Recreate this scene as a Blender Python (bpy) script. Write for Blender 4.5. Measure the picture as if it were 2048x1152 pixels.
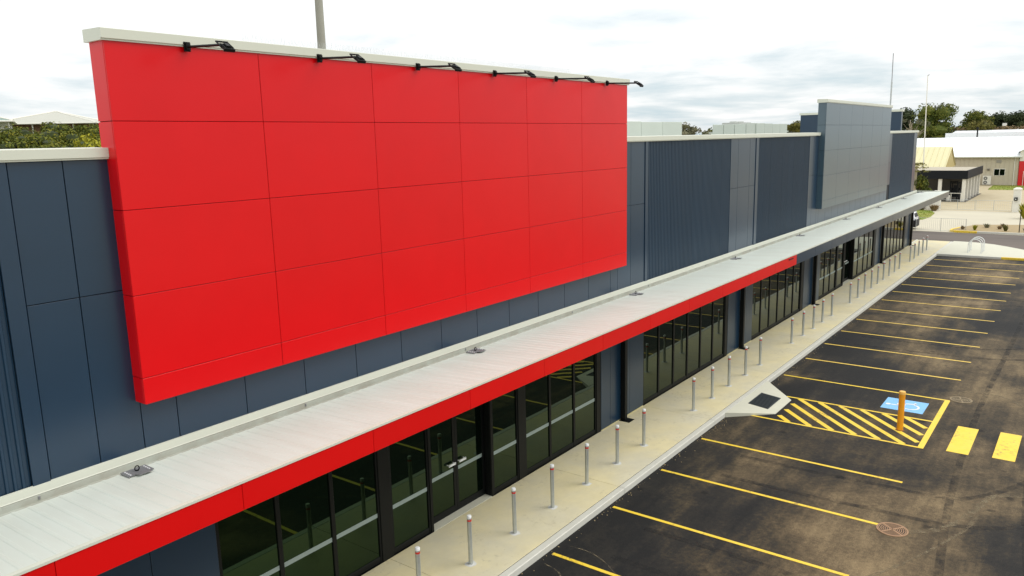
import bpy, math, random
import numpy as np
from mathutils import Matrix, Vector
random.seed(7)
scene = bpy.context.scene
for o in list(bpy.data.objects): bpy.data.objects.remove(o, do_unlink=True)
COL = scene.collection
R = math.radians

# ---------------------------------------------------------------- camera
cam_d = bpy.data.cameras.new('camera'); cam = bpy.data.objects.new('camera', cam_d); COL.objects.link(cam)
cam_d.sensor_width = 36.0; cam_d.lens = 1555.88 / 2048 * 36.0
cam_d.clip_start = 0.1; cam_d.clip_end = 6000
yaw, pitch, roll = 0.646974, -0.186609, -0.024584
fw = Vector((math.cos(pitch)*math.cos(yaw), math.cos(pitch)*math.sin(yaw), math.sin(pitch)))
rt = fw.cross(Vector((0, 0, 1))).normalized(); up = rt.cross(fw)
r2 = math.cos(roll)*rt + math.sin(roll)*up; u2 = -math.sin(roll)*rt + math.cos(roll)*up
m = Matrix(((r2.x, u2.x, -fw.x, 0), (r2.y, u2.y, -fw.y, -11.0), (r2.z, u2.z, -fw.z, 8.54), (0, 0, 0, 1)))
cam.matrix_world = m
scene.camera = cam

# ---------------------------------------------------------------- sky, sun, exposure
SUN_EL, SUN_AZ = R(50), R(-52)          # azimuth measured from +x, the sun stands over the car park
world = bpy.data.worlds.new('World'); scene.world = world; world.use_nodes = True
nt = world.node_tree; nt.nodes.clear()
def N(tree, typ, **kw):
    n = tree.nodes.new(typ)
    for k, v in kw.items(): setattr(n, k, v)
    return n
def L(tree, a, b): tree.links.new(a, b)
def MathN(tree, op, a, b=None, c=None, clamp=False):
    n = N(tree, 'ShaderNodeMath', operation=op, use_clamp=clamp)
    for i, v in enumerate((a, b, c)):
        if v is None: continue
        if isinstance(v, (int, float)): n.inputs[i].default_value = v
        else: L(tree, v, n.inputs[i])
    return n.outputs[0]
def MixC(tree, fac, a, b, blend='MIX'):
    n = N(tree, 'ShaderNodeMix', data_type='RGBA', blend_type=blend)
    for idx, v in ((0, fac), (6, a), (7, b)):
        if isinstance(v, (int, float)): n.inputs[idx].default_value = v
        elif isinstance(v, tuple): n.inputs[idx].default_value = (*v, 1)
        else: L(tree, v, n.inputs[idx])
    return n.outputs[2]
def Ramp(tree, fac, stops):
    n = N(tree, 'ShaderNodeValToRGB'); cr = n.color_ramp
    while len(cr.elements) < len(stops): cr.elements.new(0.5)
    for e, (p, c) in zip(cr.elements, stops):
        e.position = p; e.color = (*c, 1) if isinstance(c, tuple) else (c, c, c, 1)
    L(tree, fac, n.inputs[0]); return n.outputs[0]
sky = N(nt, 'ShaderNodeTexSky', sky_type='NISHITA'); sky.sun_disc = False
sky.sun_elevation = SUN_EL; sky.sun_rotation = R(90) - SUN_AZ
tc = N(nt, 'ShaderNodeTexCoord'); sep = N(nt, 'ShaderNodeSeparateXYZ'); L(nt, tc.outputs['Generated'], sep.inputs[0])
zc = MathN(nt, 'MAXIMUM', sep.outputs[2], 0.0)
den = MathN(nt, 'ADD', zc, 0.10)
cx_ = MathN(nt, 'DIVIDE', sep.outputs[0], den); cy_ = MathN(nt, 'DIVIDE', sep.outputs[1], den)
comb = N(nt, 'ShaderNodeCombineXYZ'); L(nt, cx_, comb.inputs[0]); L(nt, cy_, comb.inputs[1])
n1 = N(nt, 'ShaderNodeTexNoise'); n1.inputs['Scale'].default_value = 0.8; n1.inputs['Detail'].default_value = 9; n1.inputs['Roughness'].default_value = .58
n1.inputs['Distortion'].default_value = .35
L(nt, comb.outputs[0], n1.inputs['Vector'])
n2 = N(nt, 'ShaderNodeTexNoise'); n2.inputs['Scale'].default_value = 1.9; n2.inputs['Detail'].default_value = 6
L(nt, comb.outputs[0], n2.inputs['Vector'])
cn = MathN(nt, 'ADD', MathN(nt, 'MULTIPLY', n1.outputs[0], .7), MathN(nt, 'MULTIPLY', n2.outputs[0], .3))
elev = MathN(nt, 'MULTIPLY', zc, 1.55, clamp=True)          # an overcast dome grows brighter towards the zenith
cn2 = MathN(nt, 'ADD', cn, MathN(nt, 'MULTIPLY', elev, .72))
cloud = Ramp(nt, cn2, [(.40, (.62, .75, .81)), (.49, (.76, .845, .88)), (.56, (.91, .955, .97)), (.63, (1.05, 1.06, 1.06))])
bright = MathN(nt, 'ADD', MathN(nt, 'MULTIPLY', elev, .55), 0.98)
vm = N(nt, 'ShaderNodeVectorMath', operation='SCALE'); L(nt, cloud, vm.inputs[0]); L(nt, bright, vm.inputs['Scale'])
sk = N(nt, 'ShaderNodeVectorMath', operation='SCALE'); L(nt, sky.outputs[0], sk.inputs[0]); sk.inputs['Scale'].default_value = 0.10
mixs = MixC(nt, 0.92, sk.outputs[0], vm.outputs[0])
bg = N(nt, 'ShaderNodeBackground'); L(nt, mixs, bg.inputs[0]); bg.inputs[1].default_value = 1.0
out = N(nt, 'ShaderNodeOutputWorld'); L(nt, bg.outputs[0], out.inputs[0])

sd = bpy.data.lights.new('sun', 'SUN'); sd.energy = 1.3; sd.angle = R(35); sd.color = (1, .965, .9)
sun = bpy.data.objects.new('sun', sd); COL.objects.link(sun)
sdir = Vector((math.cos(SUN_EL)*math.cos(SUN_AZ), math.cos(SUN_EL)*math.sin(SUN_AZ), math.sin(SUN_EL)))
sun.rotation_euler = (-sdir).to_track_quat('-Z', 'Y').to_euler(); sun.location = (20, -40, 60)
vs = scene.view_settings; vs.view_transform = 'Standard'; vs.look = 'None'; vs.exposure = 0.0; vs.gamma = 1.0
scene.render.engine = 'CYCLES'

# ---------------------------------------------------------------- materials
MATS = {}
def mat(name, base, rough=.6, metal=0.0, var=0.0, vscale=2.0, bump=0.0, bscale=60.0, spec=.5, ior=1.5, rnd=0.0, second=None, sscale=.6, stretch=None, tint=None, streak=0.0, warp=0.0, wear=None):
    """procedural Principled: world-position noise tints the base, optional second colour patches, fine bump"""
    if name in MATS: return MATS[name]
    mt = bpy.data.materials.new(name); mt.use_nodes = True; t = mt.node_tree
    b = t.nodes['Principled BSDF']; b.inputs['Roughness'].default_value = rough; b.inputs['Metallic'].default_value = metal
    b.inputs['Specular IOR Level'].default_value = spec; b.inputs['IOR'].default_value = ior
    if tint: b.inputs['Specular Tint'].default_value = (*tint, 1)
    g = N(t, 'ShaderNodeNewGeometry'); pos = g.outputs['Position']
    if stretch:
        mp = N(t, 'ShaderNodeMapping'); mp.inputs['Scale'].default_value = stretch; L(t, pos, mp.inputs[0]); vec = mp.outputs[0]
    else: vec = pos
    col = None
    if second:
        nz = N(t, 'ShaderNodeTexNoise'); nz.inputs['Scale'].default_value = sscale; nz.inputs['Detail'].default_value = 6; nz.inputs['Roughness'].default_value = .6
        L(t, vec, nz.inputs['Vector'])
        f = Ramp(t, nz.outputs[0], [(.38, 0.0), (.66, 1.0)]); col = MixC(t, f, tuple(base), tuple(second))
    if var or rnd:
        nz = N(t, 'ShaderNodeTexNoise'); nz.inputs['Scale'].default_value = vscale; nz.inputs['Detail'].default_value = 8; nz.inputs['Roughness'].default_value = .65
        L(t, vec, nz.inputs['Vector'])
        fac = MathN(t, 'MULTIPLY_ADD', MathN(t, 'SUBTRACT', nz.outputs[0], .5), 2*var, 1.0)
        if rnd:
            oi = N(t, 'ShaderNodeObjectInfo')
            fac = MathN(t, 'ADD', fac, MathN(t, 'MULTIPLY', MathN(t, 'SUBTRACT', oi.outputs['Random'], .5), 2*rnd))
        v = N(t, 'ShaderNodeVectorMath', operation='SCALE')
        if col is None: v.inputs[0].default_value = base
        else: L(t, col, v.inputs[0])
        L(t, fac, v.inputs['Scale']); col = v.outputs[0]
    if streak:        # faint rain streaks running down the sheet
        mp2 = N(t, 'ShaderNodeMapping'); mp2.inputs['Scale'].default_value = (1.6, 1.6, .14); L(t, pos, mp2.inputs[0])
        nz = N(t, 'ShaderNodeTexNoise'); nz.inputs['Scale'].default_value = 1.6; nz.inputs['Detail'].default_value = 7; L(t, mp2.outputs[0], nz.inputs['Vector'])
        v = N(t, 'ShaderNodeVectorMath', operation='SCALE')
        if col is None: v.inputs[0].default_value = base
        else: L(t, col, v.inputs[0])
        L(t, MathN(t, 'MULTIPLY_ADD', MathN(t, 'SUBTRACT', nz.outputs[0], .5), 2*streak, 1.0), v.inputs['Scale']); col = v.outputs[0]
        L(t, MathN(t, 'MULTIPLY_ADD', MathN(t, 'SUBTRACT', nz.outputs[0], .5), .08, rough), b.inputs['Roughness'])
    if wear:          # scuffed-through paint
        nz = N(t, 'ShaderNodeTexNoise'); nz.inputs['Scale'].default_value = 7; nz.inputs['Detail'].default_value = 9; nz.inputs['Roughness'].default_value = .75; L(t, pos, nz.inputs['Vector'])
        n3 = N(t, 'ShaderNodeTexNoise'); n3.inputs['Scale'].default_value = .9; L(t, pos, n3.inputs['Vector'])
        f = Ramp(t, MathN(t, 'ADD', nz.outputs[0], MathN(t, 'MULTIPLY', MathN(t, 'SUBTRACT', n3.outputs[0], .5), .45)), [(.58, 0.0), (.70, .85)])
        col = MixC(t, f, col if col is not None else tuple(base), tuple(wear))
    if col is None: b.inputs['Base Color'].default_value = (*base, 1)
    else: L(t, col, b.inputs['Base Color'])
    if warp:          # sheets are never perfectly flat
        oi2 = N(t, 'ShaderNodeObjectInfo'); ad = N(t, 'ShaderNodeVectorMath', operation='ADD'); L(t, pos, ad.inputs[0]); L(t, oi2.outputs['Location'], ad.inputs[1])
        nz = N(t, 'ShaderNodeTexNoise'); nz.inputs['Scale'].default_value = 1.1; nz.inputs['Detail'].default_value = 1; L(t, ad.outputs[0], nz.inputs['Vector'])
        bp = N(t, 'ShaderNodeBump'); bp.inputs['Strength'].default_value = 1.0; bp.inputs['Distance'].default_value = warp
        L(t, nz.outputs[0], bp.inputs['Height']); L(t, bp.outputs[0], b.inputs['Normal'])
    elif bump:
        nz = N(t, 'ShaderNodeTexNoise'); nz.inputs['Scale'].default_value = bscale; nz.inputs['Detail'].default_value = 4
        L(t, pos, nz.inputs['Vector'])
        bp = N(t, 'ShaderNodeBump'); bp.inputs['Strength'].default_value = bump; bp.inputs['Distance'].default_value = .01
        L(t, nz.outputs[0], bp.inputs['Height']); L(t, bp.outputs[0], b.inputs['Normal'])
    MATS[name] = mt; return mt

RED = mat('red_paint', (.655, .0005, .004), .28, var=.06, vscale=1.3, spec=.34, rnd=.02, warp=.006)
REDF = mat('red_aluminium', (.64, .001, .002), .34, var=.05, vscale=1.5, rnd=.03, spec=.35)
NAVY = mat('navy_paint', (.0066, .0285, .060), .28, var=.12, vscale=1.1, rnd=.05, warp=.004, ior=1.58)
NAVY_SHEEN = mat('navy_paint_sky_sheen', (.022, .062, .092), .28, var=.08, vscale=1.1, rnd=.05, warp=.003, ior=1.95)  # same navy paint, lightened: grazing sky sheen put into the base colour
NAVYR = mat('navy_ribbed_steel', (.0066, .0285, .058), .42, var=.10, vscale=.9, rnd=.05)
JOINT = mat('joint_black', (.008, .009, .011), .8)
REDJ = mat('red_joint', (.20, .001, .002), .8)
CREAM = mat('cream_flashing', (.60, .615, .52), .42, var=.05, vscale=.8)
ROOFW = mat('pale_steel_roof', (.65, .70, .635), .34, var=.04, vscale=.8, second=(.615, .645, .575), sscale=1.0, stretch=(3.0, .5, 1))
GUTT = mat('gutter_steel', (.45, .47, .41), .5, var=.12, vscale=3, second=(.38, .37, .31), sscale=2.5)
BLACK = mat('black_aluminium', (.0035, .0045, .0045), .5, var=.1, spec=.22)
GLASS = mat('dark_green_glass', (.001, .003, .0018), .012, ior=1.50, tint=(.48, .95, .40), warp=.0012)
STRIPE = mat('frosted_strip', (.25, .31, .29), .5, var=.05)
CONC = mat('cream_concrete', (.685, .605, .365), .75, var=.13, vscale=3, bump=.1, bscale=80, second=(.60, .56, .42), sscale=.5, rnd=.04, wear=(.50, .45, .30))
CONC2 = mat('pale_concrete', (.57, .56, .45), .75, var=.08, vscale=4, bump=.1, bscale=80)
KERB = mat('kerb_concrete', (.58, .57, .50), .75, var=.12, vscale=3)
YEL = mat('yellow_paint', (.84, .565, .03), .55, var=.12, vscale=6, second=(.78, .57, .06), sscale=2.2, wear=(.20, .14, .05))
YELW = mat('worn_yellow_paint', (.80, .55, .09), .6, var=.14, vscale=7, wear=(.16, .12, .06))
BLUE = mat('blue_paint', (.20, .47, .78), .55, var=.08, vscale=6, wear=(.12, .20, .30))
WHITEP = mat('white_paint', (.78, .80, .79), .5, var=.05)
GALV = mat('galvanised_steel', (.50, .53, .53), .42, metal=.75, var=.18, vscale=9)
GALVL = mat('bright_zinc', (.75, .76, .76), .4, var=.05)
GALVD = mat('dull_galvanised', (.30, .30, .31), .5, metal=.6, var=.25, vscale=14)
REFR = mat('red_reflective_band', (.62, .03, .02), .4, var=.02)
ORNG = mat('orange_yellow_paint', (.80, .33, .012), .4, var=.06, vscale=5)
RUST = mat('rusty_iron', (.33, .20, .11), .75, var=.25, vscale=12)
DARK = mat('dark_void', (.006, .006, .006), .9)
TACT = mat('dark_slate_grate', (.022, .030, .034), .6, var=.2, vscale=10)
SCREEN = mat('pale_screen_steel', (.49, .54, .48), .45, var=.05, vscale=1.0, rnd=.05)
ROOFD = mat('roof_deck_steel', (.52, .54, .50), .5, var=.08)
SHEDW = mat('beige_steel_wall', (.50, .45, .345), .6, var=.06, vscale=1.5)
WHITER = mat('white_steel_roof', (.80, .83, .84), .42, var=.03)
YROOF = mat('pale_yellow_roof', (.66, .61, .36), .5, var=.05)
YGAB = mat('yellow_gable', (.46, .38, .16), .6, var=.05)
WHT = mat('white_render', (.74, .72, .64), .6, var=.08, vscale=2)
EARTH = mat('earth', (.43, .39, .30), .95, var=.2, vscale=.4, second=(.27, .26, .14), sscale=.05)
GRASS = mat('grass_green', (.17, .24, .02), .9, var=.3, vscale=3, second=(.28, .27, .05), sscale=.5)
HILLG = mat('hill_scrub', (.07, .08, .02), .95, var=.3, vscale=.8)
MULCH = mat('mulch', (.33, .25, .13), .95, var=.35, vscale=6)
YARD = mat('sandy_yard', (.45, .385, .25), .9, var=.12, vscale=.8, second=(.42, .35, .22), sscale=.3)
DRIVE = mat('driveway_concrete', (.51, .47, .355), .8, var=.08, vscale=1.0, second=(.47, .43, .33), sscale=.25)
ROADA = mat('road_asphalt', (.125, .100, .082), .85, var=.2, vscale=1.2, second=(.082, .067, .056), sscale=.25, stretch=(1, .3, 1))
BARK = mat('bark', (.11, .08, .05), .9, var=.2)
PBARK = mat('pale_bark', (.34, .29, .21), .85, var=.2)
BRICK = mat('brown_brick_wall', (.23, .13, .08), .85, var=.2, vscale=3)
TILEW = mat('pale_grey_roof', (.43, .43, .37), .6, var=.05)
TILEG = mat('green_grey_roof', (.22, .30, .26), .6, var=.08)
TILER = mat('terracotta_roof', (.42, .17, .12), .7, var=.1)
CARW = mat('white_car_paint', (.76, .77, .78), .22, var=.01)
RUBBER = mat('rubber', (.012, .012, .013), .7)
POLE = mat('grey_pole_concrete', (.30, .29, .24), .7, var=.12, vscale=1.2)
REDW = mat('red_cladding', (.62, .012, .015), .5, var=.04)
LENS = mat('lamp_lens', (.22, .23, .24), .15, var=.0)

def asphalt():
    mt = bpy.data.materials.new('car_park_asphalt'); mt.use_nodes = True; t = mt.node_tree; b = t.nodes['Principled BSDF']
    g = N(t, 'ShaderNodeNewGeometry'); pos = g.outputs['Position']
    def noise(scale, detail=6, rough=.6, st=None, rot=0.0, dist=0.0):
        mp = N(t, 'ShaderNodeMapping'); mp.inputs['Scale'].default_value = st or (1, 1, 1); mp.inputs['Rotation'].default_value = (0, 0, rot); L(t, pos, mp.inputs[0])
        n = N(t, 'ShaderNodeTexNoise'); n.inputs['Scale'].default_value = scale; n.inputs['Detail'].default_value = detail
        n.inputs['Roughness'].default_value = rough; n.inputs['Distortion'].default_value = dist; L(t, mp.outputs[0], n.inputs['Vector']); return n.outputs[0]
    big = noise(.17, 4, .5, (1, 1.3, 1), .5, .6); med = noise(1.1, 7, .65, (1, 1, 1), .2, .4); streak = noise(.8, 6, .6, (.35, 2.6, 1), .25, .2)
    grain = noise(38, 3, .7); fine = noise(9, 6, .7)
    f = MathN(t, 'ADD', MathN(t, 'MULTIPLY', big, .66), MathN(t, 'ADD', MathN(t, 'MULTIPLY', med, .17), MathN(t, 'MULTIPLY', streak, .17)))
    f = MathN(t, 'ADD', f, MathN(t, 'MULTIPLY', MathN(t, 'SUBTRACT', fine, .5), .17))
    sx = N(t, 'ShaderNodeSeparateXYZ'); L(t, pos, sx.inputs[0])
    aisle = MathN(t, 'MULTIPLY', MathN(t, 'SUBTRACT', -3.0, sx.outputs[1]), .17, clamp=True)      # tyres carry dust along the aisle, less reaches the kerb
    tyre = noise(1.0, 5, .6, (.12, 3.2, 1), .0, .3)
    f = MathN(t, 'ADD', MathN(t, 'MULTIPLY_ADD', MathN(t, 'SUBTRACT', f, .5), 1.42, .428), MathN(t, 'MULTIPLY', aisle, .07))
    f = MathN(t, 'ADD', f, MathN(t, 'MULTIPLY', MathN(t, 'SUBTRACT', tyre, .5), .11))
    c = Ramp(t, f, [(.35, (.009, .0088, .0085)), (.43, (.020, .0175, .014)), (.50, (.050, .038, .022)), (.58, (.11, .080, .043)), (.70, (.23, .170, .090))])
    vo = N(t, 'ShaderNodeTexVoronoi'); vo.inputs['Scale'].default_value = .9; L(t, pos, vo.inputs['Vector'])      # oil drips
    rw = N(t, 'ShaderNodeTexNoise'); rw.inputs['Scale'].default_value = 6; L(t, pos, rw.inputs['Vector'])
    dr_ = Ramp(t, MathN(t, 'ADD', vo.outputs['Distance'], MathN(t, 'MULTIPLY', MathN(t, 'SUBTRACT', rw.outputs[0], .5), .16)), [(.06, 0.35), (.13, 1.0)])
    c = MixC(t, 1.0, c, dr_, 'MULTIPLY')
    sc = MathN(t, 'MULTIPLY_ADD', MathN(t, 'SUBTRACT', grain, .5), 1.8, 1.0)
    v = N(t, 'ShaderNodeVectorMath', operation='SCALE'); L(t, c, v.inputs[0]); L(t, sc, v.inputs['Scale']); L(t, v.outputs[0], b.inputs['Base Color'])
    b.inputs['Roughness'].default_value = .82; b.inputs['Specular IOR Level'].default_value = .3
    bp = N(t, 'ShaderNodeBump'); bp.inputs['Strength'].default_value = .35; bp.inputs['Distance'].default_value = .012; L(t, grain, bp.inputs['Height']); L(t, bp.outputs[0], b.inputs['Normal'])
    return mt
ASPH = asphalt()
def leafmat(name, a, b_, c):
    mt = bpy.data.materials.new(name); mt.use_nodes = True; t = mt.node_tree; b = t.nodes['Principled BSDF']
    g = N(t, 'ShaderNodeNewGeometry'); nz = N(t, 'ShaderNodeTexNoise'); nz.inputs['Scale'].default_value = .8; L(t, g.outputs['Position'], nz.inputs['Vector'])
    f = MathN(t, 'ADD', MathN(t, 'MULTIPLY', g.outputs['Random Per Island'], .45), MathN(t, 'MULTIPLY', nz.outputs[0], .6))
    L(t, Ramp(t, f, [(.25, a), (.55, b_), (.85, c)]), b.inputs['Base Color']); b.inputs['Roughness'].default_value = .75
    b.inputs['Specular IOR Level'].default_value = .25
    MATS[name] = mt; return mt
LEAF = leafmat('olive_leaves', (.035, .055, .008), (.085, .105, .014), (.19, .18, .025))
LEAFS = leafmat('scrub_leaves', (.045, .065, .008), (.11, .13, .014), (.25, .225, .025))
LEAFD = leafmat('dark_leaves', (.022, .035, .014), (.04, .055, .02), (.075, .09, .03))
LEAFO = leafmat('ochre_leaves', (.07, .07, .015), (.13, .12, .025), (.22, .19, .045))
LEAFY = leafmat('yellow_leaves', (.16, .17, .012), (.32, .30, .02), (.46, .42, .04))
LEAFG = leafmat('grey_leaves', (.09, .09, .05), (.15, .15, .085), (.24, .22, .14))
DRY = leafmat('dry_leaves', (.12, .09, .04), (.2, .14, .07), (.3, .22, .12))

def dirt_mat():
    mt = bpy.data.materials.new('dry_mud_trail'); mt.use_nodes = True; t = mt.node_tree; b = t.nodes['Principled BSDF']
    g = N(t, 'ShaderNodeNewGeometry'); nz = N(t, 'ShaderNodeTexNoise'); nz.inputs['Scale'].default_value = 5; nz.inputs['Detail'].default_value = 8; nz.inputs['Roughness'].default_value = .75
    L(t, g.outputs['Position'], nz.inputs['Vector'])
    b.inputs['Base Color'].default_value = (.20, .16, .095, 1); b.inputs['Roughness'].default_value = .9
    L(t, Ramp(t, nz.outputs[0], [(.42, 0.0), (.62, .8)]), b.inputs['Alpha'])
    return mt
MUD = dirt_mat()

# ---------------------------------------------------------------- mesh helpers
class MB:
    def __init__(s): s.v = []; s.f = []
    def add(s, vs_, fs):
        k = len(s.v); s.v += [tuple(p) for p in vs_]; s.f += [tuple(i + k for i in q) for q in fs]; return s
    def box(s, x0, x1, y0, y1, z0, z1):
        return s.add([(x0,y0,z0),(x1,y0,z0),(x1,y1,z0),(x0,y1,z0),(x0,y0,z1),(x1,y0,z1),(x1,y1,z1),(x0,y1,z1)],
                     [(0,3,2,1),(4,5,6,7),(0,1,5,4),(1,2,6,5),(2,3,7,6),(3,0,4,7)])
    def cyl(s, p0, p1, r0, r1=None, n=12, caps=True):
        r1 = r0 if r1 is None else r1
        p0 = Vector(p0); p1 = Vector(p1); d = (p1 - p0).normalized()
        a = d.orthogonal().normalized(); b = d.cross(a)
        vs_ = []
        for p, r in ((p0, r0), (p1, r1)):
            for i in range(n):
                t = 2*math.pi*i/n; vs_.append(p + (a*math.cos(t) + b*math.sin(t))*r)
        fs = [(i, (i+1) % n, n+(i+1) % n, n+i) for i in range(n)]
        if caps: fs += [tuple(range(n-1, -1, -1)), tuple(range(n, 2*n))]
        return s.add(vs_, fs)
    def tube(s, pts, r, n=8):
        pts = [Vector(p) for p in pts]; vs_ = []; fs = []
        ref = None
        for i, p in enumerate(pts):
            d = (pts[min(i+1, len(pts)-1)] - pts[max(i-1, 0)]).normalized()
            if ref is None: ref = d.orthogonal().normalized()
            a = (ref - d*ref.dot(d)).normalized(); ref = a; b = d.cross(a)
            rr = r[i] if isinstance(r, (list, tuple)) else r
            for k in range(n):
                t = 2*math.pi*k/n; vs_.append(p + (a*math.cos(t) + b*math.sin(t))*rr)
        for i in range(len(pts)-1):
            for k in range(n): fs.append((i*n+k, i*n+(k+1) % n, (i+1)*n+(k+1) % n, (i+1)*n+k))
        fs += [tuple(range(n-1, -1, -1)), tuple(range((len(pts)-1)*n, len(pts)*n))]
        return s.add(vs_, fs)
    def lathe(s, prof, n=20, o=(0, 0, 0)):
        vs_ = []; fs = []
        for r, z in prof:
            for k in range(n):
                t = 2*math.pi*k/n; vs_.append((o[0]+r*math.cos(t), o[1]+r*math.sin(t), o[2]+z))
        for i in range(len(prof)-1):
            for k in range(n): fs.append((i*n+k, i*n+(k+1) % n, (i+1)*n+(k+1) % n, (i+1)*n+k))
        fs += [tuple(range(n-1, -1, -1)), tuple(range((len(prof)-1)*n, len(prof)*n))]
        return s.add(vs_, fs)
    def prism(s, poly, z0, z1):
        n = len(poly)
        a = sum(poly[i][0]*poly[(i+1) % n][1] - poly[(i+1) % n][0]*poly[i][1] for i in range(n))
        if a < 0: poly = poly[::-1]
        vs_ = [(x, y, z0) for x, y in poly] + [(x, y, z1) for x, y in poly]
        fs = [tuple(range(n-1, -1, -1)), tuple(range(n, 2*n))] + [(i, (i+1) % n, n+(i+1) % n, n+i) for i in range(n)]
        return s.add(vs_, fs)
    def quad(s, a, b, c, d): return s.add([a, b, c, d], [(0, 1, 2, 3)])
    def mesh(s, name, smooth=False, off=(0, 0, 0)):
        me = bpy.data.meshes.new(name)
        me.from_pydata([(p[0]-off[0], p[1]-off[1], p[2]-off[2]) for p in s.v], [], s.f); me.update()
        if smooth:
            me.polygons.foreach_set('use_smooth', [True]*len(me.polygons))
            me.set_sharp_from_angle(angle=R(40))
        return me
ROOT = {}
def off_of(p):
    while p is not None and p.parent is not None: p = p.parent
    return tuple(p.location) if p is not None else (0, 0, 0)
def obj(name, mb, material, parent=None, smooth=False, base=None):
    """one mesh object; coordinates in mb are world coordinates (parent roots are unrotated empties or objects at 'base')"""
    off = off_of(parent) if parent is not None else (base or (0, 0, 0))
    me = mb.mesh(name, smooth, off); me.materials.append(material)
    o = bpy.data.objects.new(name, me); COL.objects.link(o)
    if parent is not None: o.parent = parent
    elif base: o.location = base
    return o
CACHE = {}
def chamfer_box(dx, dy, dz, c):
    hx, hy, hz = dx/2, dy/2, dz/2; mb = MB(); vs_ = []; idx = {}
    for sx in (-1, 1):
        for sy in (-1, 1):
            for sz in (-1, 1):
                for ax in range(3):
                    p = [sx*(hx-c), sy*(hy-c), sz*(hz-c)]; p[ax] = (sx*hx, sy*hy, sz*hz)[ax]
                    idx[(sx, sy, sz, ax)] = len(vs_); vs_.append(tuple(p))
    fs = []
    def orient(q):
        a, b, d = (Vector(vs_[q[i]]) for i in range(3)); n = (b-a).cross(d-a); ctr = sum((Vector(vs_[i]) for i in q), Vector())
        return q if n.dot(ctr) > 0 else q[::-1]
    o2 = [(-1, -1), (1, -1), (1, 1), (-1, 1)]
    for ax in range(3):
        b, d = [(1, 2), (0, 2), (0, 1)][ax]
        for s in (-1, 1):
            q = []
            for (p, r) in o2:
                k = [0, 0, 0]; k[ax] = s; k[b] = p; k[d] = r; q.append(idx[(*k, ax)])
            fs.append(orient(tuple(q)))
    for ax in range(3):
        b, d = [(1, 2), (0, 2), (0, 1)][ax]
        for p in (-1, 1):
            for r in (-1, 1):
                q = []
                for s, fa in ((-1, b), (-1, d), (1, d), (1, b)):
                    k = [0, 0, 0]; k[ax] = s; k[b] = p; k[d] = r; q.append(idx[(*k, fa)])
                fs.append(orient(tuple(q)))
    for sx in (-1, 1):
        for sy in (-1, 1):
            for sz in (-1, 1): fs.append(orient(tuple(idx[(sx, sy, sz, a)] for a in range(3))))
    return mb.add(vs_, fs)
def piece(name, x0, x1, y0, y1, z0, z1, material, parent, c=.004):
    """a box-shaped piece with chamfered edges; alike pieces share one mesh"""
    d = (round(x1-x0, 3), round(y1-y0, 3), round(z1-z0, 3)); key = (name, d, material.name, c)
    if key not in CACHE:
        me = chamfer_box(*d, min(c, min(d)*.3)).mesh(name); me.materials.append(material); CACHE[key] = me
    o = bpy.data.objects.new(name, CACHE[key]); COL.objects.link(o); off = off_of(parent) if parent is not None else (0, 0, 0)
    o.location = ((x0+x1)/2-off[0], (y0+y1)/2-off[1], (z0+z1)/2-off[2])
    if parent is not None: o.parent = parent
    return o
def tag(o, label, cat, group=None):
    o['label'] = label; o['category'] = cat
    if group: o['group'] = group
    return o
def thing(name, label, cat, loc=(0, 0, 0), group=None):
    o = bpy.data.objects.new(name, None); COL.objects.link(o); o.location = loc; o.empty_display_size = .2
    return tag(o, label, cat, group)
def struct(name, mb, material, smooth=False):
    o = obj(name, mb, material, None, smooth); o['kind'] = 'structure'; return o
def copy_tree(o, parent=None):
    c = o.copy(); COL.objects.link(c); c.parent = parent
    for ch in list(o.children): copy_tree(ch, c)
    return c
ORD = ['first', 'second', 'third', 'fourth', 'fifth', 'sixth', 'seventh', 'eighth', 'ninth', 'tenth', 'eleventh', 'twelfth']

# ================================================================ the setting
struct('ground', MB().quad((-1500, -1500, -.03), (2500, -1500, -.03), (2500, 1500, -.03), (-1500, 1500, -.03)), EARTH)
carpark = struct('car_park', MB().quad((-40, -26, 0), (66, -26, 0), (66, 3, 0), (-40, 3, 0)), ASPH)
struct('road', MB().quad((62, -90, .004), (75.1, -90, .004), (75.1, 60, .004), (62, 60, .004)), ROADA)
struct('driveway', MB().quad((75.1, -12, .006), (96, -12, .006), (96, 30, .006), (75.1, 30, .006)), DRIVE)
struct('yard', MB().quad((96, -40, .006), (142, -40, .006), (142, 40, .006), (96, 40, .006)), YARD)

# hill behind the building on the left
def hill_h(x, y):
    t = min(max((y - 36 + .12*x) / 75, 0), 1); return 10.2*(t*t*(3-2*t)) - .04
hm = MB(); nx, ny = 30, 30; vs_ = []
for j in range(ny+1):
    for i in range(nx+1):
        x = -120 + 260*i/nx; y = 30 + 200*j/ny; vs_.append((x, y, hill_h(x, y)))
hm.add(vs_, [(j*(nx+1)+i, j*(nx+1)+i+1, (j+1)*(nx+1)+i+1, (j+1)*(nx+1)+i) for j in range(ny) for i in range(nx)])
struct('hill', hm, HILLG, True)

# footpath: concrete slabs with open joints, kerb strip along the edge
foot = struct('footpath', MB().box(-12, 67.7, -2.23, -.01, -.04, .137), JOINT)
js = [-12, -7.05, -1.05, 4.55, 10.15, 15.75, 21.35, 26.95, 32.55, 38.15, 43.75, 49.35, 54.95, 60.55, 67.7]
for a, b in zip(js[:-1], js[1:]):
    piece('slab', a+.004, b-.004, -2.225, -.002, 0, .150, CONC, foot, .004)
for a, b in zip(js[:-1], js[1:]):
    piece('kerb', a+.003, b-.003, -2.40, -2.231, -.03, .146, KERB, foot, .015)
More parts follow.
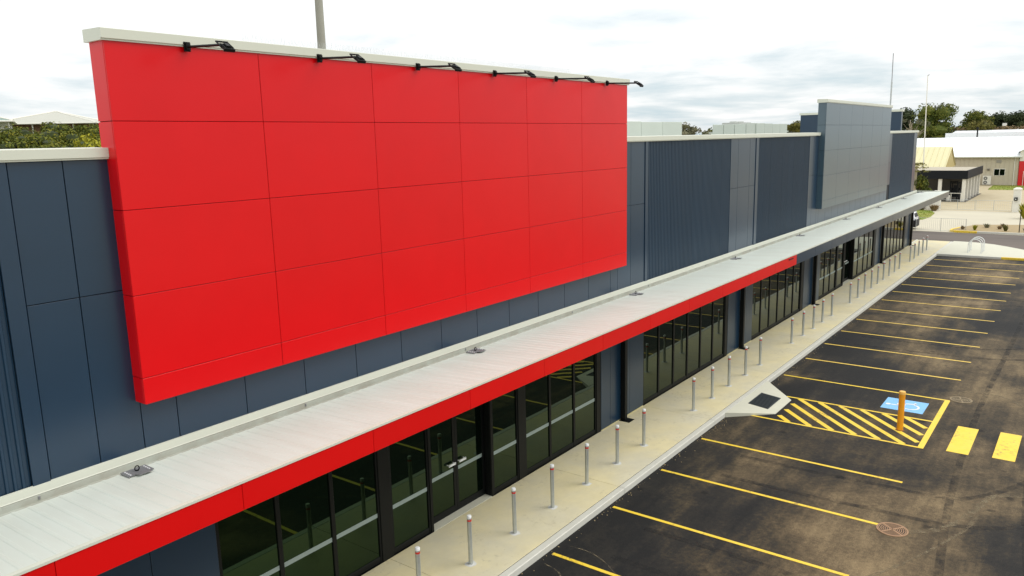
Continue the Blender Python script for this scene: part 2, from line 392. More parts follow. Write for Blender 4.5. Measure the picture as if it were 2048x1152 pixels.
# kerb ramp
rm = MB()
A, B_, C_, D_ = (22.14, -2.405, .146), (25.98, -2.405, .146), (24.79, -3.59, .012), (23.24, -3.59, .012)
A0, B0, C0, D0 = [(p[0], p[1], -.02) for p in (A, B_, C_, D_)]
E1, E2 = (23.24, -2.405, .146), (24.79, -2.405, .146)
rm.add([A, E1, E2, B_, C_, D_, A0, B0, C0, D0], [(0, 5, 1), (1, 5, 4, 2), (2, 4, 3), (0, 6, 9, 5), (5, 9, 8, 4), (4, 8, 7, 3)])
ramp = struct('kerb_ramp', rm, CONC2)
def rz(y): return .146 - (-2.405 - y)/1.185*.134
# dark slatted tread plate on the ramp
tp = thing('ramp_grate', 'dark slatted square grate set in the pale kerb ramp', 'grate', (24.05, -2.97, .09))
g = MB(); ys0, ys1 = -2.655, -3.29
g.add([(23.45, ys0, rz(ys0)+.004), (24.63, ys0, rz(ys0)+.004), (24.63, ys1, rz(ys1)+.004), (23.45, ys1, rz(ys1)+.004)], [(0, 3, 2, 1)])
obj('base_plate', g, DARK, tp)
def slat(x0, x1, y0, y1, name, mt):
    q = MB(); z0, z1 = rz(y0), rz(y1)
    q.add([(x0, y0, z0), (x1, y0, z0), (x1, y1, z1), (x0, y1, z1), (x0, y0, z0+.02), (x1, y0, z0+.02), (x1, y1, z1+.02), (x0, y1, z1+.02)],
          [(4, 7, 6, 5), (0, 1, 5, 4), (1, 2, 6, 5), (2, 3, 7, 6), (3, 0, 4, 7)]); obj(name, q, mt, tp)
for k in range(11):
    x = 23.52 + k*.105; slat(x, x+.05, ys0-.02, ys1+.02, 'slat', TACT)
for (a, b, c, d) in ((23.43, 23.47, ys0, ys1), (24.61, 24.65, ys0, ys1), (23.47, 24.61, ys0, ys0-.03), (23.47, 24.61, ys1+.03, ys1)): slat(a, b, c, d, 'frame_bar', TACT)

# concrete island at the far end with kerb
isl = [(60.60, -2.40), (60.62, -5.2), (60.68, -7.6), (60.95, -8.5), (61.6, -8.95), (62.7, -8.75), (64, -8.0), (65, -7.2), (66.3, -6.1), (67.3, -5.1), (67.9, -3.9), (68.1, -2.4)]
islo = struct('island', MB().prism(isl, -.03, .142), CONC2)
def kerb_run(name, pts, w, h, material, parent=None):
    pts = [Vector((p[0], p[1], 0)) for p in pts]; q = MB(); n = len(pts); rows = []
    for i, p in enumerate(pts):
        d = (pts[min(i+1, n-1)] - pts[max(i-1, 0)]).normalized(); nrm = Vector((-d.y, d.x, 0))
        a, b = p - nrm*w/2, p + nrm*w/2; rows.append([(a.x, a.y, -.03), (a.x, a.y, h-.02), (a.x+nrm.x*.02, a.y+nrm.y*.02, h), (b.x-nrm.x*.02, b.y-nrm.y*.02, h), (b.x, b.y, h-.02), (b.x, b.y, -.03)])
    vs_ = [v for r_ in rows for v in r_]; fs = []
    for i in range(n-1):
        for k in range(5): fs.append((i*6+k, (i+1)*6+k, (i+1)*6+k+1, i*6+k+1))
    fs += [tuple(range(6)), tuple(range((n-1)*6+5, (n-1)*6-1, -1))]
    q.add(vs_, fs); return obj(name, q, material, parent)
kerb_run('kerb', [(60.55, -2.41), (60.57, -4.5), (60.59, -6.2)], .15, .150, KERB, islo)
kerb_run('kerb', [(60.59, -6.203), (60.63, -7.6), (60.9, -8.52), (61.6, -9.0), (62.7, -8.8), (64.0, -8.06)], .15, .152, YEL, islo)
piece('kerb', 60.62, 66.9, -2.40, -2.231, .10, .1535, KERB, islo, .006)
pk = struct('planter_bed', MB().box(64.5, 67.45, .09, 9, -.03, .155), MULCH)
kerb_run('kerb', [(64.5, .06), (67.5, .06)], .11, .20, KERB, pk)

# painted markings belong to the car park
lines = [9.9, 12.43, 14.99, 17.52, 20.11, 30.0, 32.6, 35.15, 37.8, 40.38, 43.0, 45.6, 48.0, 50.7, 53.1, 55.8, 58.6]
for x in lines:
    piece('parking_line', x-.045, x+.045, -7.77, -2.51, 0, .006, YEL if x < 22 else YELW, carpark, .001)
def strip(name, pts, w, z, material, parent):
    q = MB(); P = [Vector((p[0], p[1], 0)) for p in pts]; n = len(P); vs_ = []
    for i, p in enumerate(P):
        d = (P[min(i+1, n-1)] - P[max(i-1, 0)]).normalized(); nr = Vector((-d.y, d.x, 0))*(w[i] if isinstance(w, list) else w)/2
        vs_ += [(p.x-nr.x, p.y-nr.y, z), (p.x+nr.x, p.y+nr.y, z)]
    q.add(vs_, [(2*i, 2*i+2, 2*i+3, 2*i+1) for i in range(n-1)]); return obj(name, q, material, parent)
# access bay box and hatching
strip('bay_line', [(27.42, -2.5), (27.42, -7.79)], .09, .006, YEL, carpark)
strip('bay_line', [(25.10, -3.35), (25.10, -7.66)], .09, .006, YEL, carpark)
strip('bay_line', [(22.73, -2.95), (22.73, -7.66)], .09, .006, YEL, carpark)
strip('bay_line', [(27.38, -7.73), (22.68, -7.73)], .15, .010, YEL, carpark)
def hatch(x0, y0, x1, y1): strip('hatch_stripe', [(x0, y0), (x1, y1)], .155, .0065, YEL, carpark)
def clip_hatch(c):
    # stripe direction from (25.05,yt) to (22.78,yt-.99); clip against the box and the ramp
    a = (25.055, c); b = (22.775, c-2.25)
    t0, t1 = 0.0, 1.0; dy = -2.25
    if b[1] < -7.6: t1 = (-7.6 - a[1])/dy
    if a[1] > -3.72:
        t0 = max(t0, (-3.72 - a[1])/dy)
    if t1 - t0 < .04: return
    p = lambda t: (a[0] + (b[0]-a[0])*t, a[1] + (b[1]-a[1])*t)
    hatch(*p(t0), *p(t1))
for k in range(-4, 7): clip_hatch(-3.78 - .632*k)
for (x0, x1, y0, y1) in ((22.87, 25.10, -8.33, -8.855), (23.02, 25.2, -9.385, -9.90), (23.1, 25.28, -10.45, -10.97)):
    piece('crossing_block', x0, x1, y1, y0, 0, .007, YEL, carpark, .001)
# wheelchair symbol
sym = obj('symbol_ground', MB().quad((25.61, -7.30, .007), (26.78, -7.30, .007), (26.78, -6.10, .007), (25.61, -6.10, .007)), BLUE, carpark)
S = MB(); O = (26.15, -6.70)
def sl(p, q_, w):
    a = Vector(p); b = Vector(q_); d = (b-a).normalized(); n_ = Vector((-d.y, d.x))*w/2
    S.add([(O[0]+v.x, O[1]+v.y, .011) for v in (a-n_, b-n_, b+n_, a+n_)], [(0, 1, 2, 3)])
S.add([(O[0]-.06+.075*math.cos(t*math.pi/8), O[1]+.46+.075*math.sin(t*math.pi/8), .011) for t in range(16)], [tuple(range(16))])
sl((-.06, .37), (-.03, .0), .07); sl((-.05, .20), (.17, .20), .05); sl((-.05, .02), (.2, .02), .07); sl((.19, .03), (.31, -.3), .07); sl((.29, -.28), (.40, -.24), .06)
arc = [(-.04+.25*math.cos(R(a)), -.16+.25*math.sin(R(a))) for a in range(125, 345, 12)]
for a, b in zip(arc[:-1], arc[1:]): sl(a, b, .06)
obj('symbol', S, WHITEP, sym)
# dry mud trails on the asphalt
def smooth_pts(pts, n=8):
    out_ = []
    for i in range(len(pts)-1):
        p0 = pts[max(i-1, 0)]; p1 = pts[i]; p2 = pts[i+1]; p3 = pts[min(i+2, len(pts)-1)]
        for k in range(n):
            t = k/n; out_.append(tuple(.5*(2*p1[j] + (p2[j]-p0[j])*t + (2*p0[j]-5*p1[j]+4*p2[j]-p3[j])*t*t + (3*p1[j]-p0[j]-3*p2[j]+p3[j])*t**3) for j in range(2)))
    out_.append(pts[-1]); return out_
for pts, w in (([(12.9, -2.5), (12.894, -2.644), (12.906, -3.135), (12.741, -3.592), (12.44, -4.05), (12.2, -4.6)], .03),
               ([(17.478, -8.385), (18.045, -8.906), (18.93, -9.272), (20.179, -9.578), (20.574, -9.792), (20.76, -10.256), (20.9, -11.2)], .14),
               ([(15.2, -8.1), (15.99, -8.499), (17.294, -9.018), (18.294, -9.351), (19.2, -9.5)], .07),
               ([(28.2, -7.9), (28.616, -8.068), (28.8, -8.831), (28.53, -9.338), (27.9, -9.76), (27.0, -10.6)], .10),
               ([(12.0, -2.6), (11.9, -3.0), (11.6, -3.3), (11.2, -3.9)], .03)):
    sp = smooth_pts(pts); strip('mud_trail', sp, [w*random.uniform(.45, 1.5) for _ in sp], .0045, MUD, carpark)
def rubber_mat():
    mt = bpy.data.materials.new('rubber_scuff'); mt.use_nodes = True; t = mt.node_tree; b = t.nodes['Principled BSDF']
    g_ = N(t, 'ShaderNodeNewGeometry'); nz = N(t, 'ShaderNodeTexNoise'); nz.inputs['Scale'].default_value = 2.2; nz.inputs['Detail'].default_value = 9; nz.inputs['Roughness'].default_value = .7
    L(t, g_.outputs['Position'], nz.inputs['Vector']); b.inputs['Base Color'].default_value = (.010, .0095, .009, 1); b.inputs['Roughness'].default_value = .8
    L(t, Ramp(t, nz.outputs[0], [(.40, 0.0), (.64, .55)]), b.inputs['Alpha']); return mt
SCUFF = rubber_mat()
for (pts, gap) in (([(8, -10.4), (14, -10.1), (20, -9.6), (27, -9.4), (36, -9.5), (48, -9.6), (60, -9.9)], 1.5), ([(10, -13), (13.2, -9.6), (13.7, -6.6), (13.75, -3.6)], 1.45),
                   ([(24, -12), (19.6, -9.8), (18.9, -7.0), (18.8, -3.9)], 1.45), ([(38, -12), (34.6, -9.0), (33.9, -6.2), (33.85, -3.5)], 1.45), ([(40, -13), (45, -9.2), (44.4, -6.2), (44.3, -3.4)], 1.45)):
    sp = smooth_pts(pts, 10)
    for sd in (-gap/2, gap/2):
        q_ = []
        for i, p in enumerate(sp):
            a_ = Vector(sp[max(i-1, 0)]); b_ = Vector(sp[min(i+1, len(sp)-1)]); d_ = (b_-a_).normalized(); q_.append((p[0]-d_.y*sd, p[1]+d_.x*sd))
        strip('tyre_mark', q_, .17, .0040 + .0004*(sd > 0), SCUFF, carpark)
rb = MB()
for k in range(420):     # grit swept up against the kerb
    x = random.uniform(8, 60); y = -2.43 - abs(random.gauss(0, .12)); s_ = random.uniform(.006, .02)
    if 22 < x < 26: continue
    rb.add([(x-s_, y-s_, 0), (x+s_, y-s_*.6, 0), (x+s_*.2, y+s_, 0), (x, y, s_*1.2)], [(0, 1, 3), (1, 2, 3), (2, 0, 3)])
gr = obj('kerb_grit', rb, MULCH); gr['kind'] = 'stuff'; gr['label'] = 'fine brown grit lying in the gutter along the kerb'; gr['category'] = 'grit'

# ================================================================ the building
bld = thing('store_building', 'long navy retail building with big red sign wall and pale awning', 'building', (30, 10, 0))
WX0, WX1 = -8.0, 64.2
obj('wall', MB().box(WX0, WX1, .03, .30, 3.2, 8.44).box(WX1-.25, WX1-.002, .31, 19.7, 0, 8.44).box(WX0, WX0+.25, .31, 19.7, 0, 8.44).box(WX0, WX1, 19.7, 20, 0, 8.44), JOINT, bld)
obj('roof', MB().box(WX0+.26, WX1-.26, .31, 19.69, 7.5, 7.75), ROOFD, bld)
obj('side_wall_cladding', MB().box(WX1, WX1+.02, .03, 19.9, 0, 8.44), NAVYR, bld)
# parapet coping in lengths
def coping(x0, x1, parent, z0=8.432, z1=8.585, y0=-.075, y1=.36):
    n = max(1, round((x1-x0)/6.0)); w = (x1-x0)/n
    for i in range(n):
        a, b = x0+i*w+.001, x0+(i+1)*w-.001
        q = MB(); prof = [(y0+.02, z0), (y0+.02, z0+.022), (y0, z0+.026), (y0, z1-.006), (y0+.006, z1), (y1-.006, z1+.012), (y1, z1), (y1, z0), (y1-.02, z0)]
        k = len(prof); q.add([(a, *p) for p in prof] + [(b, *p) for p in prof], [tuple(range(k)), tuple(range(2*k-1, k-1, -1))] + [(i_, k+i_, k+(i_+1) % k, (i_+1) % k) for i_ in range(k)])
        obj('coping', q, CREAM, parent)
coping(WX0, 5.36, bld); coping(19.74, 39.38, bld); coping(53.68, 64.33, bld)

# flat fibre-cement panels (upper wall)
def flat(x0, x1, joints, zs):
    xs = [x0] + [j for j in joints if x0+.05 < j < x1-.05] + [x1]
    for a, b in zip(xs[:-1], xs[1:]):
        for za, zb in zip(zs[:-1], zs[1:]): piece('wall_panel', a+.006, b-.006, .0, .028, za+.006, zb-.006, NAVY, bld, .003)
J12 = [4.77 + 1.2075*k for k in range(-12, 60)]
UP = [3.75, 6.585, 8.43]
flat(4.10, 5.42, [4.77], UP); flat(5.42, 19.68, J12, [3.75, 5.15]); flat(19.68, 21.33, J12, UP)
flat(28.17, 30.76, J12, UP); flat(37.92, 39.42, J12, UP); flat(39.42, 55.0, J12, [3.75, 5.15]); flat(54.0, 55.72, J12, [5.15, 6.585, 8.43]); flat(63.1, 64.19, J12, UP)
for x0, x1 in ((21.345, 21.53), (30.775, 31.06), (3.87, 4.09)):
    piece('corner_trim', x0, x1, -.022, .028, 3.75, 8.43, NAVY, bld, .003)
# ribbed sheets
def rib_sheet(w, z0, z1, pitch=.1, d=.021):
    q = MB(); n = round(w/pitch); prof = []
    for i in range(n):
        a = i*pitch; prof += [(a, 0), (a+.030, 0), (a+.042, d), (a+.088, d)]
    prof.append((w, 0)); prof = [(x, .004+y) for x, y in prof]
    k = len(prof); q.add([(x, y, z0) for x, y in prof] + [(x, y, z1) for x, y in prof], [(i, i+1, k+i+1, k+i) for i in range(k-1)])
    return q
def ribbed(x0, x1, z0=3.75, z1=8.43):
    n = max(1, round((x1-x0)/.8)); w = (x1-x0)/n; pitch = w/8
    key = ('rib', round(w, 4))
    if key not in CACHE:
        me = rib_sheet(w-.006, z0, z1, (w-.006)/8).mesh('ribbed_sheet'); me.materials.append(NAVYR); CACHE[key] = me
    off = off_of(bld)
    for i in range(n):
        o = bpy.data.objects.new('ribbed_sheet', CACHE[key]); COL.objects.link(o); o.parent = bld
        o.location = (x0+i*w+.003-off[0], random.uniform(0, .002)-off[1], -off[2])
ribbed(-8, 3.86); ribbed(21.535, 28.16); ribbed(31.065, 37.91); ribbed(55.73, 63.09)

# sign walls
def sign_wall(name, x0, x1, material, jm, label):
    core = obj(name, MB().box(x0+.02, x1-.02, -.244, .12, 4.93, 10.0), jm, bld); core['label'] = label
    zs = [4.925, 5.313, 6.52, 7.725, 8.936, 9.998]; n = 6; w = (x1-x0)/n
    for i in range(n):
        for a, b in zip(zs[:-1], zs[1:]):
            piece('panel', x0+i*w+(.004 if i else 0), x0+(i+1)*w-(.004 if i < n-1 else 0), -.268, -.244, a+.004, b-.004, material, core, .004)
    for xa, xb in ((x0-.004, x0+.02), (x1-.02, x1+.004)):
        for a, b in zip(zs[:-1], zs[1:]): piece('return_panel', xa, xb, -.2435, .005 if b < 8.5 else .12, a+.005, b-.005, material, core, .004)
    piece('soffit_panel', x0+.03, x1-.03, -.24, -.002, 4.915, 4.929, material, core, .002)
    coping(x0-.05, x1+.06, core, 9.985, 10.142, -.318, .17)
    return core
red = sign_wall('red_sign_wall', 5.365, 19.735, RED, REDJ, 'large bright red panelled sign wall standing above the parapet')
grey = sign_wall('navy_sign_wall', 39.40, 53.66, NAVY_SHEEN, JOINT, 'plain blue-grey panelled sign wall further along the front')
# the same kind of sign box on the far end wall, seen over the roof
core = obj('side_sign_wall', MB().box(64.0, 64.44, 1.12, 8.36, 4.93, 10.0), NAVY, bld); core['label'] = 'blue sign box on the far end wall rising above the roof'
for a, b in ((1.10, 3.5), (3.5, 5.9), (5.9, 8.38)): piece('panel', 63.975, 63.999, a+.006, b-.006, 7.75, 9.99, NAVY, core, .004)
obj('coping', MB().box(63.90, 64.52, 1.03, 8.45, 9.985, 10.142), CREAM, core)
# bird spikes along the red sign's coping
sp = MB()
for k in range(330):
    x = 7.6 + 9.5*k/330
    for s_ in (-1, 1):
        y = -.10; sp.cyl((x, y, 10.15), (x+random.uniform(-.02, .02), y+s_*.05, 10.28), .0014, .0008, 3, False)
bs = obj('bird_spikes', sp, GALV, red); bs['kind'] = 'stuff'

# awning
FX = [-8.66, -6.3, -3.92, -1.55, .82, 3.21, 5.58, 7.96, 10.35, 12.74, 15.13, 17.5, 19.88, 22.26, 24.64, 27.03, 29.45]
k = 29.45
while k < 65: k += 2.397; FX.append(min(k, 65.41))
awn = obj('awning', MB().box(-8.6, 65.36, -2.12, -.01, 3.76, 3.93), DARK, bld); awn['label'] = 'flat awning with pale ribbed roof over the footpath'
obj('soffit', MB().box(-8.6, 65.36, -2.115, -.012, 3.742, 3.757), mat('soffit_lining', (.30, .31, .30), .7), awn)
for a, b in zip(FX[:-1], FX[1:]):
    if b - a < .05: continue
    piece('fascia_panel', a+.003, b-.003, -2.165, -2.125, 3.735, 4.118, REDF if b <= 29.5 else NAVY, awn, .004)
piece('fascia_panel', 65.372, 65.41, -2.12, -.0, 3.735, 4.05, NAVY, awn, .004)
# roof sheets: fall from the fascia back to a box gutter at the wall
sw = .762
def roof_sheet():
    q = MB(); prof = []; nr = 4
    for i in range(nr):
        a = i*sw/nr; prof += [(a, 0), (a+.125, 0), (a+.140, .0065), (a+.176, .0065)]
    prof.append((sw, 0)); kk = len(prof)
    q.add([(x, -2.135, 4.122+z) for x, z in prof] + [(x, -.29, 4.038+z) for x, z in prof] + [(x, -.29, 4.0+z) for x, z in prof],
          [(i, i+1, kk+i+1, kk+i) for i in range(kk-1)] + [(kk+i, kk+i+1, 2*kk+i+1, 2*kk+i) for i in range(kk-1)])
    return q
me = roof_sheet().mesh('roof_sheet', off=(0, 0, 0)); me.materials.append(ROOFW)
x = -8.66
while x < 65.3:
    o = bpy.data.objects.new('roof_sheet', me); COL.objects.link(o); o.parent = awn; o.location = (x-30, -10, random.uniform(0, .0015)); x += sw
obj('edge_flashing', MB().box(-8.66, 65.43, -2.178, -2.10, 4.119, 4.152), CREAM, awn)
obj('edge_flashing', MB().box(65.412, 65.45, -2.10, -.06, 4.03, 4.14), CREAM, awn)
obj('gutter', MB().box(-8.6, 65.4, -.31, -.07, 3.94, 3.972), GUTT, awn)
fl = MB(); prof = [(-.001, 4.185), (-.026, 4.18), (-.040, 4.072), (-.048, 4.062), (-.030, 4.055), (-.001, 4.055)]
fl.add([(-8.6, *p) for p in prof] + [(65.4, *p) for p in prof], [(i, 6+i, 6+(i+1) % 6, (i+1) % 6) for i in range(6)] + [tuple(range(6)), tuple(range(11, 5, -1))])
obj('wall_flashing', fl, CREAM, awn)
obj('gutter', MB().box(-8.6, 65.4, -.07, -.004, 3.94, 4.054), GUTT, awn)
x = 3.90
while x < 64:
    piece('flashing_clip', x-.012, x+.012, -.085, -.04, 4.0, 4.05, GALVD, awn, .003); x += 4.40
piece('fascia_vent', 28.5, 29.0, -2.20, -2.166, 4.02, 4.045, BLACK, awn, .003)

# shop fronts -------------------------------------------------------------
ZS, ZT = .15, 3.4
def shopfront(segs, stripe, label, posts=(), doors=None):
    """segs: list of (x0,x1) panes; posts: wide posts (x0,x1); doors: (x0,x1) recess"""
    xa = segs[0][0]; xb = segs[-1][1]
    sf = obj('shopfront', MB().box(xa, xb, .27, .30, ZS, ZT), DARK, bld); sf['label'] = label
    for (a, b) in segs:
        y = .05
        piece('pane', a+.045, b-.045, y, y+.012, ZS+.13, ZT-.05, GLASS, sf, .001)
        piece('sill', a+.045, b-.045, .03, .12, ZS+.001, ZS+.13, BLACK, sf, .004)
        piece('head', a+.045, b-.045, .03, .12, ZT-.05, ZT+.05, BLACK, sf, .004)
        if stripe: piece('frosted_strip', a+.046, b-.046, 0.0455, .0485, 1.14, 1.23, STRIPE, sf, .0005)
    edges = sorted({round(e, 3) for s_ in segs for e in s_})
    for e in edges: piece('mullion', e-.045, e+.045, .022, .12, ZS, ZT+.05, BLACK, sf, .004)
    for (a, b) in posts: piece('post', a, b, .0, .20, ZS, ZT+.05, BLACK, sf, .006)
    if doors:
        a, b = doors; mid = (a+b)/2
        piece('threshold', a, b, .0, .30, ZS-.02, ZS+.006, CONC2, sf, .002)
        piece('door_head', a, b, .21, .27, ZT-.35, ZT+.05, BLACK, sf, .004)
        for p0, p1, hx, sg in ((a, mid-.003, mid-.11, -1), (mid+.003, b, mid+.11, 1)):
            q = MB().box(p0, p0+.075, .22, .262, ZS+.012, ZT-.352).box(p1-.075, p1, .22, .262, ZS+.012, ZT-.352).box(p0+.075, p1-.075, .221, .261, ZS+.012, ZS+.17).box(p0+.075, p1-.075, .221, .261, ZT-.45, ZT-.353)
            dr = obj('door', q, BLACK, bld)
            piece('pane', p0+.075, p1-.075, .235, .247, ZS+.17, ZT-.45, GLASS, dr, .001)
            if stripe: piece('frosted_strip', p0+.076, p1-.076, .2305, .2335, 1.14, 1.23, STRIPE, dr, .0005)
            c_ = hx + sg*.07
            hb = MB().box(c_-.115, c_+.115, .15, .175, 1.335, 1.385).cyl((c_-.1, .15, 1.365), (c_-.1, .235, 1.365), .012, n=8).cyl((c_+.1, .15, 1.365), (c_+.1, .235, 1.365), .012, n=8)
            obj('handle', hb, WHITEP, dr)
    return sf
shopfront([(6.42, 7.61), (7.61, 8.81), (8.81, 9.98), (10.30, 11.44), (13.62, 14.69), (15.0, 16.13), (16.13, 17.31), (17.31, 18.47)], True,
          'nearest dark glazed shopfront with pale strip and double doors', posts=((9.98, 10.28), (11.44, 11.52), (13.58, 13.68), (14.69, 14.99), (18.47, 18.70)), doors=(11.52, 13.58))
def even(a, b, n): return [(a+(b-a)*i/n, a+(b-a)*(i+1)/n) for i in range(n)]
shopfront(even(21.36, 28.06, 6), False, 'second shopfront of six dark panes without doors', posts=((28.06, 28.31),))
shopfront(even(31.0, 37.52, 6), False, 'third shopfront of six dark panes without doors', posts=((37.52, 37.9),))
shopfront([(40.62, 41.6), (41.6, 42.65), (42.65, 43.78), (44.0, 45.2), (47.5, 48.6), (48.6, 49.95), (49.95, 51.1), (51.1, 52.3)], True,
          'fourth shopfront with second pair of glass doors', posts=((43.78, 44.0), (45.2, 45.3), (47.38, 47.5), (52.3, 52.8)), doors=(45.3, 47.38))
shopfront(even(55.24, 61.75, 6), False, 'farthest shopfront of six narrow panes at the building end', posts=((61.75, 62.15),))
for ssx in (6.42, 21.36, 31.0, 40.62, 55.24): pass
# piers between the shop fronts
def pier(x0, x1, joints):
    pc = obj('pier', MB().box(x0, x1, .03, .30, .1, 3.7), JOINT, bld)
    xs = [x0] + [j for j in joints if x0+.1 < j < x1-.1] + [x1]
    for a, b in zip(xs[:-1], xs[1:]): piece('wall_panel', a+.005, b-.005, 0, .028, .17, 3.72, NAVY, pc, .003)
    piece('skirting', x0+.01, x1-.01, -.012, .027, .145, .168, mat('cream_skirting', (.60, .54, .27), .7), pc, .003)
pier(-8, 6.40, [-5.5, -3.1, -.7, .5, 1.7, 2.9, 4.1, 5.3]); pier(18.72, 21.34, [19.25, 20.45]); pier(28.33, 30.98, [29.1, 30.3]); pier(37.92, 40.60, [38.7, 39.95]); pier(52.82, 55.22, [53.6, 54.8]); pier(62.17, 64.19, [63.0])
for x in (2.9, 19.92, 29.62, 39.42, 54.35, 63.95):
    ps = piece('downpipe_post', x-.075, x+.075, -.17, -.02, .16, 3.74, BLACK, bld, .008)
    q = MB().box(x-.17, x+.17, -.36, -.012, .148, .160)
    for kx in range(5): q.box(x-.14+kx*.062, x-.11+kx*.062, -.34, -.19, .160, .164)
    obj('gully_grate', q, BLACK, ps)
for ps in [o for o in bld.children if o.name.startswith('downpipe_post')]:
    for c in ps.children: c.location = (-ps.location.x, -ps.location.y, -ps.location.z)

# plant screens standing on the roof
def screen(x0, x1, y0, y1, z1, steps, parent):
    w = (x1-x0)/steps
    for i in range(steps):
        piece('screen_panel', x0+i*w+.01, x0+(i+1)*w-.01, y0-random.choice((0, .06)), y0+.05, 7.76, z1+random.uniform(-.03, .03), SCREEN, parent, .01)
def plant(label, x0, x1, y0, y1, z1, n):
    t = thing('rooftop_plant_screen', label, 'plant screen', ((x0+x1)/2, (y0+y1)/2, 7.75))
    screen(x0, x1, y0, y1, z1, n, t)
    for xa in (x0, x1-.08):
        w = (y1-y0)/3
        for i in range(3): piece('side_panel', xa, xa+.08, y0+.06+i*w, y0+.04+(i+1)*w, 7.76, z1-.02, SCREEN, t, .01)
    piece('rear_panel', x0, x1, y1, y1+.05, 7.76, z1, SCREEN, t, .01)
    for i in range(3):
        xx = x0 + (x1-x0)*(i+.5)/3; piece('plant_unit', xx-.8, xx+.8, y0+.5, y1-.4, 7.76, z1-.25, ROOFD, t, .03)
    return t
plant('pale green rooftop screen right behind the red sign wall', 24.5, 34.65, 5.0, 7.6, 9.24, 5)
t2 = plant('pale rooftop screen midway between the two sign walls', 43.2, 50.0, 5.0, 6.95, 9.19, 5)
q = MB().box(43.6, 45.5, 5.6, 6.6, 9.0, 9.27)
for xx in (44.0, 45.1): q.cyl((xx, 6.1, 9.27), (xx, 6.1, 9.34), .2, n=14)
obj('fan_unit', q, ROOFD, t2)
pl_ = thing('rooftop_shed', 'low white rooftop box beside the blue sign box', 'roof box', (55.5, 9, 7.75))
obj('body', MB().box(52.5, 59.5, 8, 11, 7.76, 8.72), CREAM, pl_); obj('lid', MB().box(52.4, 59.6, 7.9, 11.1, 8.721, 8.80), SCREEN, pl_)

# ================================================================ spotlights on the red sign wall
def spotlight():
    root = thing('spotlight', 'x', 'spotlight', (0, 0, 0), 'spotlights along the top of the red sign wall')
    q = MB().box(-.05, .05, -.012, 0, -.085, .05).box(-.03, .03, -.05, -.012, -.06, .03).cyl((-.035, -.012, .035), (-.035, -.022, .035), .012, n=6).cyl((.035, -.012, -.07), (.035, -.022, -.07), .012, n=6)
    obj('mounting_plate', q, BLACK, root)
    obj('arm', MB().tube([(0, -.04, -.02), (0, -.5, -.045), (0, -.86, -.065)], .019, 8), BLACK, root, True)
    yk = MB().tube([(-.02, -.84, -.065), (-.09, -.86, -.025), (-.09, -.965, -.10)], .010, 6).tube([(.02, -.84, -.065), (.09, -.86, -.025), (.09, -.965, -.10)], .010, 6).box(-.09, .09, -.872, -.852, -.037, -.016)
    obj('yoke', yk, BLACK, root)
    rot = Matrix.Translation((0, -.965, -.105)) @ Matrix.Rotation(R(32), 4, 'X')
    def tr(mb):
        mb.v = [tuple(rot @ Vector(p)) for p in mb.v]; return mb
    h = MB().box(-.082, .082, -.07, .07, -.016, .016)
    for k_ in range(5): h.box(-.072+k_*.034, -.064+k_*.034, -.055, .05, .016, .028)
    h.box(-.03, .03, -.04, .04, .028, .04)
    hd = obj('lamp_head', tr(h), BLACK, root)
    obj('visor', tr(MB().box(-.085, .085, -.085, -.07, -.03, .014)), BLACK, root)
    obj('lens', tr(MB().box(-.07, .07, -.06, .06, -.02, -.0165)), LENS, hd)
    return root
sl0 = spotlight(); spx = [6.53, 8.93, 11.31, 13.70, 16.09, 18.52]
lab = ['black spotlight on an arm above the leftmost red panel column', 'second black spotlight from the left on the red sign wall', 'third black spotlight from the left on the red sign wall',
       'third black spotlight from the right on the red sign wall', 'second black spotlight from the right on the red sign wall', 'rightmost black spotlight, its head seen against the sky']
for i, x in enumerate(spx):
    o = sl0 if i == 0 else copy_tree(sl0)
    o.location = (x, -.318, 10.0); o['label'] = lab[i]

# ================================================================ roof anchors on the awning
def anchor():
    root = thing('roof_anchor', 'x', 'roof anchor', (0, 0, 0), 'metal anchor plates on the awning roof')
    q = MB().box(-.24, .24, -.02, .0, .0, .012)
    q = MB().box(-.25, .25, -.17, .17, .028, .034).box(-.25, -.244, -.17, .17, .0, .028).box(.244, .25, -.17, .17, .0, .028)
    obj('plate', q, GALVD, root)
    obj('raised_lip', MB().add([(-.10, -.30, .05), (.16, -.30, .05), (.18, -.16, .036), (-.12, -.16, .036), (-.10, -.30, .058), (.16, -.30, .058), (.18, -.16, .044), (-.12, -.16, .044)],
                               [(0, 3, 2, 1), (4, 5, 6, 7), (0, 1, 5, 4), (1, 2, 6, 5), (2, 3, 7, 6), (3, 0, 4, 7)]), GALVD, root)
    ey = [(.0+.045*math.cos(a), 0, .08+.045*math.sin(a)) for a in [math.pi*2*k_/14 for k_ in range(15)]]
    obj('eye_ring', MB().tube(ey, .011, 6).cyl((0, 0, .03), (0, 0, .045), .03, n=10), BLACK, root, True)
    for bx in (-.19, .19):
        for by in (-.11, -.04, .03, .10): pass
    bm_ = None
    for bx in (-.19, .19):
        for by in (-.11, -.04, .03, .10):
            if bm_ is None: bl = obj('bolt', MB().cyl((0, 0, .034), (0, 0, .044), .016, n=6), GALVL, root); bm_ = bl.data
            else: bl = bpy.data.objects.new('bolt', bm_); COL.objects.link(bl); bl.parent = root
            bl.location = (bx, by, 0)
    return root
a0 = anchor(); axs = [5.05, 12.6, 19.97, 27.76, 35.5, 43.4, 50.9, 58.3, 64.7]
al = ['nearest metal anchor plate on the awning roof, in the left corner', 'second nearest metal anchor plate, below the red sign wall', 'metal anchor plate on the awning below the red sign right corner',
      'metal anchor plate before the first ribbed navy section', 'metal anchor plate before the second ribbed navy section', 'metal anchor plate below the left part of the blue-grey sign wall',
      'metal anchor plate below the right part of the blue-grey sign wall', 'second farthest metal anchor plate on the awning roof', 'farthest metal anchor plate at the awning end']
